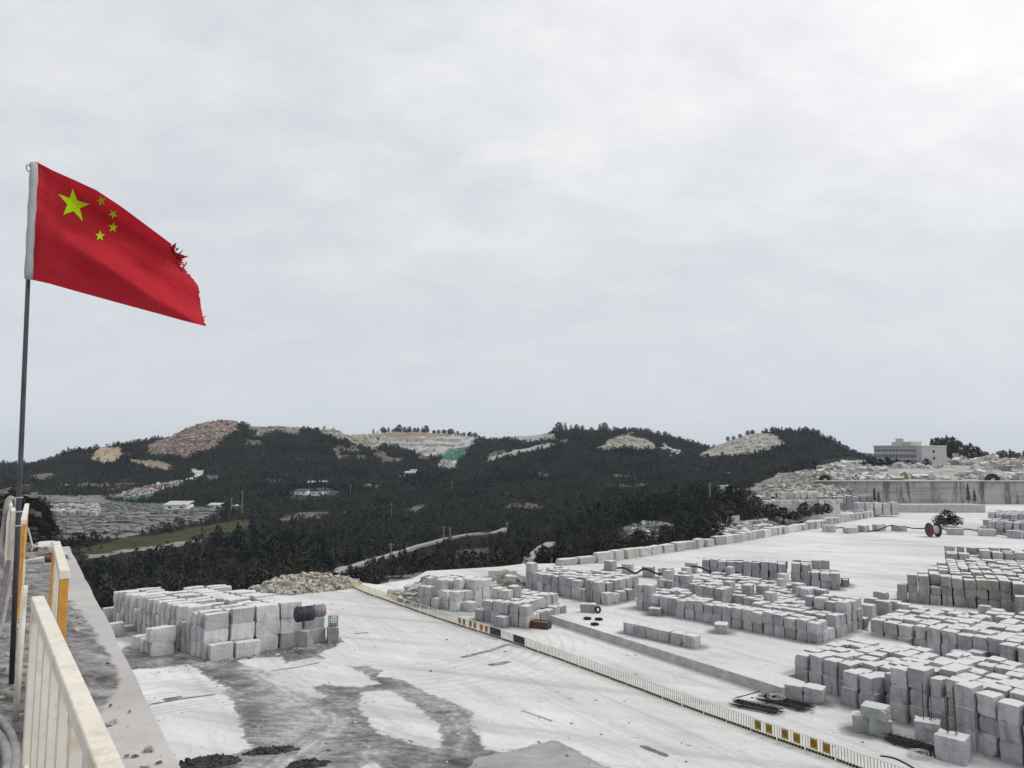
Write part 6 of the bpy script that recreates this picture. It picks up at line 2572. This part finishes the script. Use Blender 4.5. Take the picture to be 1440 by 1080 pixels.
froot = empty("flag", PY(48, 310, YF - 0.06), 0, "red flag with five yellow-green stars and a torn fly edge", "flag")
inv = -Vector(froot.location)
ns_, nt_ = 96, 60
vs, fs = [], []
tear = random.Random(3)
jag = [0] * (nt_ + 1)
for k in range(nt_ + 1):
    t = k / nt_
    if 0.02 < t < 0.42:
        jag[k] = tear.uniform(-9, 6) * (1 - abs(t - .2) * 2.2)
    elif t > .93:
        jag[k] = tear.uniform(-2, 4)
    elif t > .42:
        jag[k] = tear.uniform(-1, 1)
for i in range(ns_ + 1):
    for k in range(nt_ + 1):
        s, t = i / ns_, k / nt_
        c = coons(s, t)
        edge = max(0.0, (s - 0.955) / 0.045)
        c = c + np.array((jag[k], jag[k] * 0.25)) * edge
        p = flag_pt(c[0], c[1]) + inv
        vs.append(p)
for i in range(ns_):
    for k in range(nt_):
        a_ = i * (nt_ + 1) + k
        fs.append((a_, a_ + nt_ + 1, a_ + nt_ + 2, a_ + 1))
mb = MB()
mb.add(vs, fs)
# loose threads at the tear and the lower corner
th = mb
for (x0, y0, x1, y1) in [(255, 362, 265, 360), (254, 366, 260, 373), (250, 350, 246, 347), (252, 357, 257, 351), (258, 372, 256, 381), (284, 447, 290, 444), (285, 452, 288, 449), (262, 369, 258, 377), (247, 352, 252, 348)]:
    th.tube([flag_pt(x0, y0) + inv, flag_pt((x0 + x1) / 2, (y0 + y1) / 2 + 1) + inv, flag_pt(x1, y1) + inv], [.007, .005, .002], 5)
for (pa, pb2, pc) in [((240, 352), (250, 366), (264, 361)), ((246, 366), (255, 376), (257, 383)), ((238, 348), (244, 356), (248, 341))]:
    q0, q1_, q2 = (flag_pt(*p_) + inv for p_ in (pa, pb2, pc))
    th.add([q0, q1_, q2, q0 + Vector((0, .004, 0)), q1_ + Vector((0, .004, 0)), q2 + Vector((0, .004, 0))], [(0, 1, 2), (5, 4, 3), (0, 2, 5, 3), (1, 4, 5, 2), (0, 3, 4, 1)])
mb.build("cloth", M['flag_red'], froot, True)
sl = MB()
sp = [PY(48.3 - 8.3 * t, 229 + 163 * t, YF - 0.09) + inv for t in np.linspace(0, 1, 14)]
sl.tube(sp, [.024] + [.032 + .003 * math.sin(k * 1.9) for k in range(12)] + [.03], 16)
sl.build("hoist_sleeve", M['sleeve'], froot, True)


def star(tips, name):
    T_ = [np.array(t, dtype=float) for t in tips]
    cen = sum(T_) / 5
    inner = [cen + (0.5 * (T_[i] + T_[(i + 1) % 5]) - cen) * 0.472 for i in range(5)]
    outl = []
    for i in range(5):
        outl += [T_[i], inner[i]]
    mb = MB()
    for off in (0.004, -0.004):
        for i in range(10):
            a_, b_ = outl[i], outl[(i + 1) % 10]
            # fan triangle split finely so that it follows the cloth
            nn = 6
            idx = {}
            vs, fs = [], []
            for u_ in range(nn + 1):
                for v_ in range(nn + 1 - u_):
                    w_ = nn - u_ - v_
                    q_ = (cen * w_ + a_ * u_ + b_ * v_) / nn
                    idx[(u_, v_)] = len(vs)
                    vs.append(flag_pt(q_[0], q_[1], off) + inv)
            for u_ in range(nn):
                for v_ in range(nn - u_):
                    fs.append((idx[(u_, v_)], idx[(u_ + 1, v_)], idx[(u_, v_ + 1)]))
                    if u_ + v_ < nn - 1:
                        fs.append((idx[(u_ + 1, v_)], idx[(u_ + 1, v_ + 1)], idx[(u_, v_ + 1)]))
            mb.add(vs, fs)
    return mb.build(name, M['flag_star'], froot, True)


Z1 = lambda x, y: (x / 4.0, 200 + y / 4.0)
star([Z1(410, 260), Z1(506, 350), Z1(467, 446), Z1(357, 410), Z1(326, 292)], "big_star")
for tips in ([(566, 303), (603, 348), (584, 346), (556, 338), (546, 308)],
             [(625, 378), (666, 402), (662, 425), (630, 424), (609, 390)],
             [(640, 452), (668, 482), (652, 508), (618, 500), (604, 464)],
             [(565, 500), (598, 528), (572, 558), (543, 542), (540, 512)]):
    cx_ = sum(t[0] for t in tips) / 5
    cy_ = sum(t[1] for t in tips) / 5
    a0 = math.atan2(tips[0][1] - cy_, tips[0][0] - cx_)
    star([Z1(cx_ + 32 * math.cos(a0 + 2 * PI * k / 5) * 0.92, cy_ + 32 * math.sin(a0 + 2 * PI * k / 5)) for k in range(5)], "small_star")

# hoses hung over the far railing and lying on the ledge
hz_ = LZ
def hang(k, mk, name, label):
    o_ = k * 0.05
    Yh = 11.4 - 0.03 * k
    pts_ = [PY(2 - 2.5 * k, 850, Yh - 1.2), PY(2 - k * 2, 800, Yh - .5), PY(5 - k, 755, Yh - .1), PY(8 + k * .6, 712, Yh), PY(14 + k * .8, 699.5 + .8 * k, Yh + .1), PY(20 + k * .5, 706 + k, Yh + .15), PY(23 + k * .3, 735 + 5 * k, Yh + .1), PY(21, 775 + 6 * k, Yh - .4)]
    return cable(name, pts_, .028, mk, label)


hang(0, 'hose_grey', "hose", "pale grey hose hung over the far ledge railing, outermost loop")
hang(1, 'hose_grey', "hose", "grey hose hung over the far ledge railing, second loop inward")
hang(2, 'hose_grey', "hose", "grey hose hung over the far ledge railing, third loop inward")
hang(3, 'hose_grey', "hose", "grey hose hung over the far ledge railing, innermost loop")
cable("hose", [PY(-6, 905, 7), PY(4, 872, 8), PY(9, 845, 8.6), PY(14, 820, 9.2), PY(19, 802, 9.8)], .022, 'hose_grey', "grey hose rising from the ledge left of the flagpole, inner one")
cable("hose", [PY(-12, 880, 7), PY(0, 852, 8), PY(6, 825, 8.8), PY(12, 790, 9.6)], .026, 'hose_mauve', "mauve hose rising from the ledge left of the flagpole, outer one")
cable("hose", [G(-20, 795, LZ + .05), G(5, 780, LZ + .05), G(20, 774, LZ + .05), G(45, 772, LZ + .05)], .03, 'hose_white', "pale hose lying across the far part of the ledge")
cable("cable", [PY(39, 742, 11), PY(43, 757, 11), PY(45.5, 768, 11), PY(44, 775, 11)], .012, 'hose_white', "thin pale wire dangling right of the third railing", "cable")
cable("hose", [G(-30, 1000, LZ + .04), G(-2, 1010, LZ + .04), G(16, 1035, LZ + .04), G(22, 1065, LZ + .04), G(14, 1100, LZ + .04), G(-20, 1130, LZ + .04)], .03, 'hose_grey',
      "thick grey hose curling on the dark ledge corner, outer turn")
cable("hose", [G(-30, 1018, LZ + .04), G(-6, 1030, LZ + .04), G(8, 1052, LZ + .04), G(10, 1080, LZ + .04), G(-5, 1110, LZ + .04)], .03, 'hose_grey',
      "thick grey hose curling on the dark ledge corner, inner turn")
# loose stones and debris on the ledge
ps_ = []
for _ in range(150):
    px, py = random.choice([(random.uniform(95, 260), random.uniform(820, 1080)), (random.uniform(0, 90), random.uniform(775, 850)), (random.uniform(0, 60), random.uniform(850, 1080))])
    p = G(px, py, LZ)
    s_ = Vector((p.x - E0.x, p.y - E0.y))
    if s_.dot(en) > 0.04 and p.y < 15.8:
        ps_.append((p.x, p.y, LZ + 0.012))
scatter("gravel", ps_, 0.012, 0.06, ['rubble', 'rubble_tan', 'rubble_red'], "small stones scattered over the concrete ledge", 0.7)
ps_ = [tuple(G(random.uniform(0, 75), random.uniform(772, 792), LZ) + Vector((0, 0, .04))) for _ in range(60)]
scatter("debris", ps_, 0.08, 0.45, ['rubble', 'granite_warm', 'rubble_red'], "broken stone debris at the far end of the ledge", 0.5)

# stones in the dark bank, scrub in front of the long building
ps_ = []
for _ in range(420):
    r_, k_ = random.randrange(0, BX.shape[0] - 20), random.randrange(60, BX.shape[1])
    ps_.append((BX[r_, k_] + random.uniform(-.1, .1), BY[r_, k_], BZ[r_, k_] + .02))
scatter("bank_stones", ps_, .04, .34, ['mud_stone'], "dark stones and clods in the bank beyond the ledge", .8, 2.5)
for i, px in enumerate((1221, 1229, 1238, 1249, 1262, 1278, 1304)):
    p = PY(px, 662, 432 + (i % 3) * 3)
    p.z = ground_z(p.x, p.y) - .3
    h = random.uniform(3.5, 6)
    put_tree('round', p, h, h * 1.2, f"scrubby tree at the foot of the long building, {nth(i + 1)} from left", "tree", "scrub before the long building")
# dark mud heaps at the bottom edge
for (px, py, rx, ry, h, lab) in [(292, 1074, 2.5, 0.95, .62, "black mud heap at the bottom edge, beside the ledge"), (380, 1057, 2.1, .55, .34, "dark flattened mud heap above the others"),
                                 (432, 1076, 1.5, .8, .36, "small dark mud heap at the bottom edge")]:
    heap("mud_heap", px, py, rx, ry, h, 150, .04, .26, ['mud_stone'], lab, core='mud_stone', rz=.25)
ps_ = []
for _ in range(260):
    p = G(random.uniform(190, 1250), random.uniform(840, 1078))
    ps_.append((p.x, p.y, 0.03))
for _ in range(160):
    p = LO + ld * random.uniform(-6, 16) + le * random.uniform(-2.6, -0.9)
    ps_.append((p.x, p.y, 0.03))
low_b = [bb for bb in BLOCKS if bb['base'].z < 1.02 and bb['base'].y < 150]
for _ in range(1500):
    bb = random.choice(low_b)
    a0 = random.random() * 6.28
    ps_.append((bb['base'].x + math.cos(a0) * random.uniform(.9, 1.7), bb['base'].y + math.sin(a0) * random.uniform(.9, 1.7), bb['base'].z + .03))
scatter("stone_chips", ps_, .06, .32, ['granite_pale', 'rubble', 'granite', 'slab_dark'], "stone chips strewn over the yard floor", .6, 3.0)

# ------------------------------------------------------------------ grime and painted contact shadow round the feet of the stacks
def dirt_shade_on(xs, ys, bases):
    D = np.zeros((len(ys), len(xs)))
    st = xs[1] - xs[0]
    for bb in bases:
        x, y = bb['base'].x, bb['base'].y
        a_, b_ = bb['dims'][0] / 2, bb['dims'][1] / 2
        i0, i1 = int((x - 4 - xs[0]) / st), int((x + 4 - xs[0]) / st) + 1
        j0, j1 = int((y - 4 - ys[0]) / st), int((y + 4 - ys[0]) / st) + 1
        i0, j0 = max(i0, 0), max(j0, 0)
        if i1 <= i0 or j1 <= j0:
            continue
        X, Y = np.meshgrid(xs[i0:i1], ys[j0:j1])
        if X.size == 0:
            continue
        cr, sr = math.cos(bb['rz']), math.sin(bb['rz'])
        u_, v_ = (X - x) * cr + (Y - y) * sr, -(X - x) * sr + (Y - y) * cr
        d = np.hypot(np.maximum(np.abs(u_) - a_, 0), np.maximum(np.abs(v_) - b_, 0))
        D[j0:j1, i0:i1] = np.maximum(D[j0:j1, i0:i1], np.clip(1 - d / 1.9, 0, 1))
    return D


def sheet(name, xs, ys, D, z, keep=None):
    X, Y = np.meshgrid(xs, ys)
    nx_, ny_ = len(xs), len(ys)
    ii, jj = np.meshgrid(np.arange(ny_ - 1), np.arange(nx_ - 1), indexing='ij')
    q = np.stack([ii * nx_ + jj, ii * nx_ + jj + 1, (ii + 1) * nx_ + jj + 1, (ii + 1) * nx_ + jj], axis=-1).reshape(-1, 4)
    if keep is not None:
        q = q[keep.ravel()[q].all(axis=1)]
    else:
        q = q[(D.ravel()[q] > 0).any(axis=1)]
    used = np.unique(q)
    re = np.full(nx_ * ny_, -1)
    re[used] = np.arange(len(used))
    V = np.stack([X, Y, np.full_like(X, z)], axis=-1).reshape(-1, 3)[used]
    tag(mesh_np(name, V, re[q], M['ground'], True, {"dirt": ('FLOAT', D.ravel()[used])}), kind="structure")  # dirt: grime plus painted contact shadow


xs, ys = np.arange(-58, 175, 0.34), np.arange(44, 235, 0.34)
D = dirt_shade_on(xs, ys, [bb for bb in BLOCKS if bb['base'].z < 0.9])
XX, YY = np.meshgrid(xs, ys)
for P, w_ in (([(1165, 737), (1262, 717), (1388, 718), (1378, 735), (1335, 740), (1325, 733), (1270, 733), (1215, 742)], .62), ([(600, 862), (690, 850), (700, 872), (660, 882)], .6),
              ([(1185, 880), (1240, 862), (1225, 900), (1190, 905)], .7)):
    p = wp(P)
    dd = poly_dist(XX, YY, p)
    D = np.maximum(D, w_ * np.clip(0.5 + np.where(in_poly(XX, YY, p), dd, -dd) / 8.0, 0, 1))
inside_mud = (XX > gx[0] + .4) & (XX < gx[-1] - .4) & (YY > gy[0] + .4) & (YY < gy[-1] - .4)
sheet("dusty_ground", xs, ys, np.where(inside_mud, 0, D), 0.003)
bl_ = dirt_shade_on(gx, gy, [bb for bb in BLOCKS if bb['base'].z < 0.9])
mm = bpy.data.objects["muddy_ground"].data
at_ = mm.attributes.new("dirt", 'FLOAT', 'POINT')  # grime plus painted contact shadow
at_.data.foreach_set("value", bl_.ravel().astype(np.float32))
xs, ys = np.arange(0, 70, 0.34), np.arange(60, 130, 0.34)
XX, YY = np.meshgrid(xs, ys)
D = dirt_shade_on(xs, ys, [bb for bb in BLOCKS if 0.95 < bb['base'].z < 1.05])
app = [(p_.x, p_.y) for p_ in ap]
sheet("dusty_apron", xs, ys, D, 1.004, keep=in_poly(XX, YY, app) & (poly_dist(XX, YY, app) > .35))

# ------------------------------------------------------------------ air
hm = bpy.data.materials.new("thin_air")
hm.use_nodes = True
hn = hm.node_tree
hn.nodes.clear()
ho = hn.nodes.new("ShaderNodeOutputMaterial")
pv = hn.nodes.new("ShaderNodeVolumePrincipled")
pv.inputs["Color"].default_value = (0.76, 0.86, 1.0, 1)
pv.inputs["Density"].default_value = 0.000075
pv.inputs["Anisotropy"].default_value = 0.2
hn.links.new(pv.outputs[0], ho.inputs["Volume"])
mb = MB()
mb.box((0, 2000, 50), (9400, 4800, 200))
tag(mb.build("haze", hm), kind="stuff")
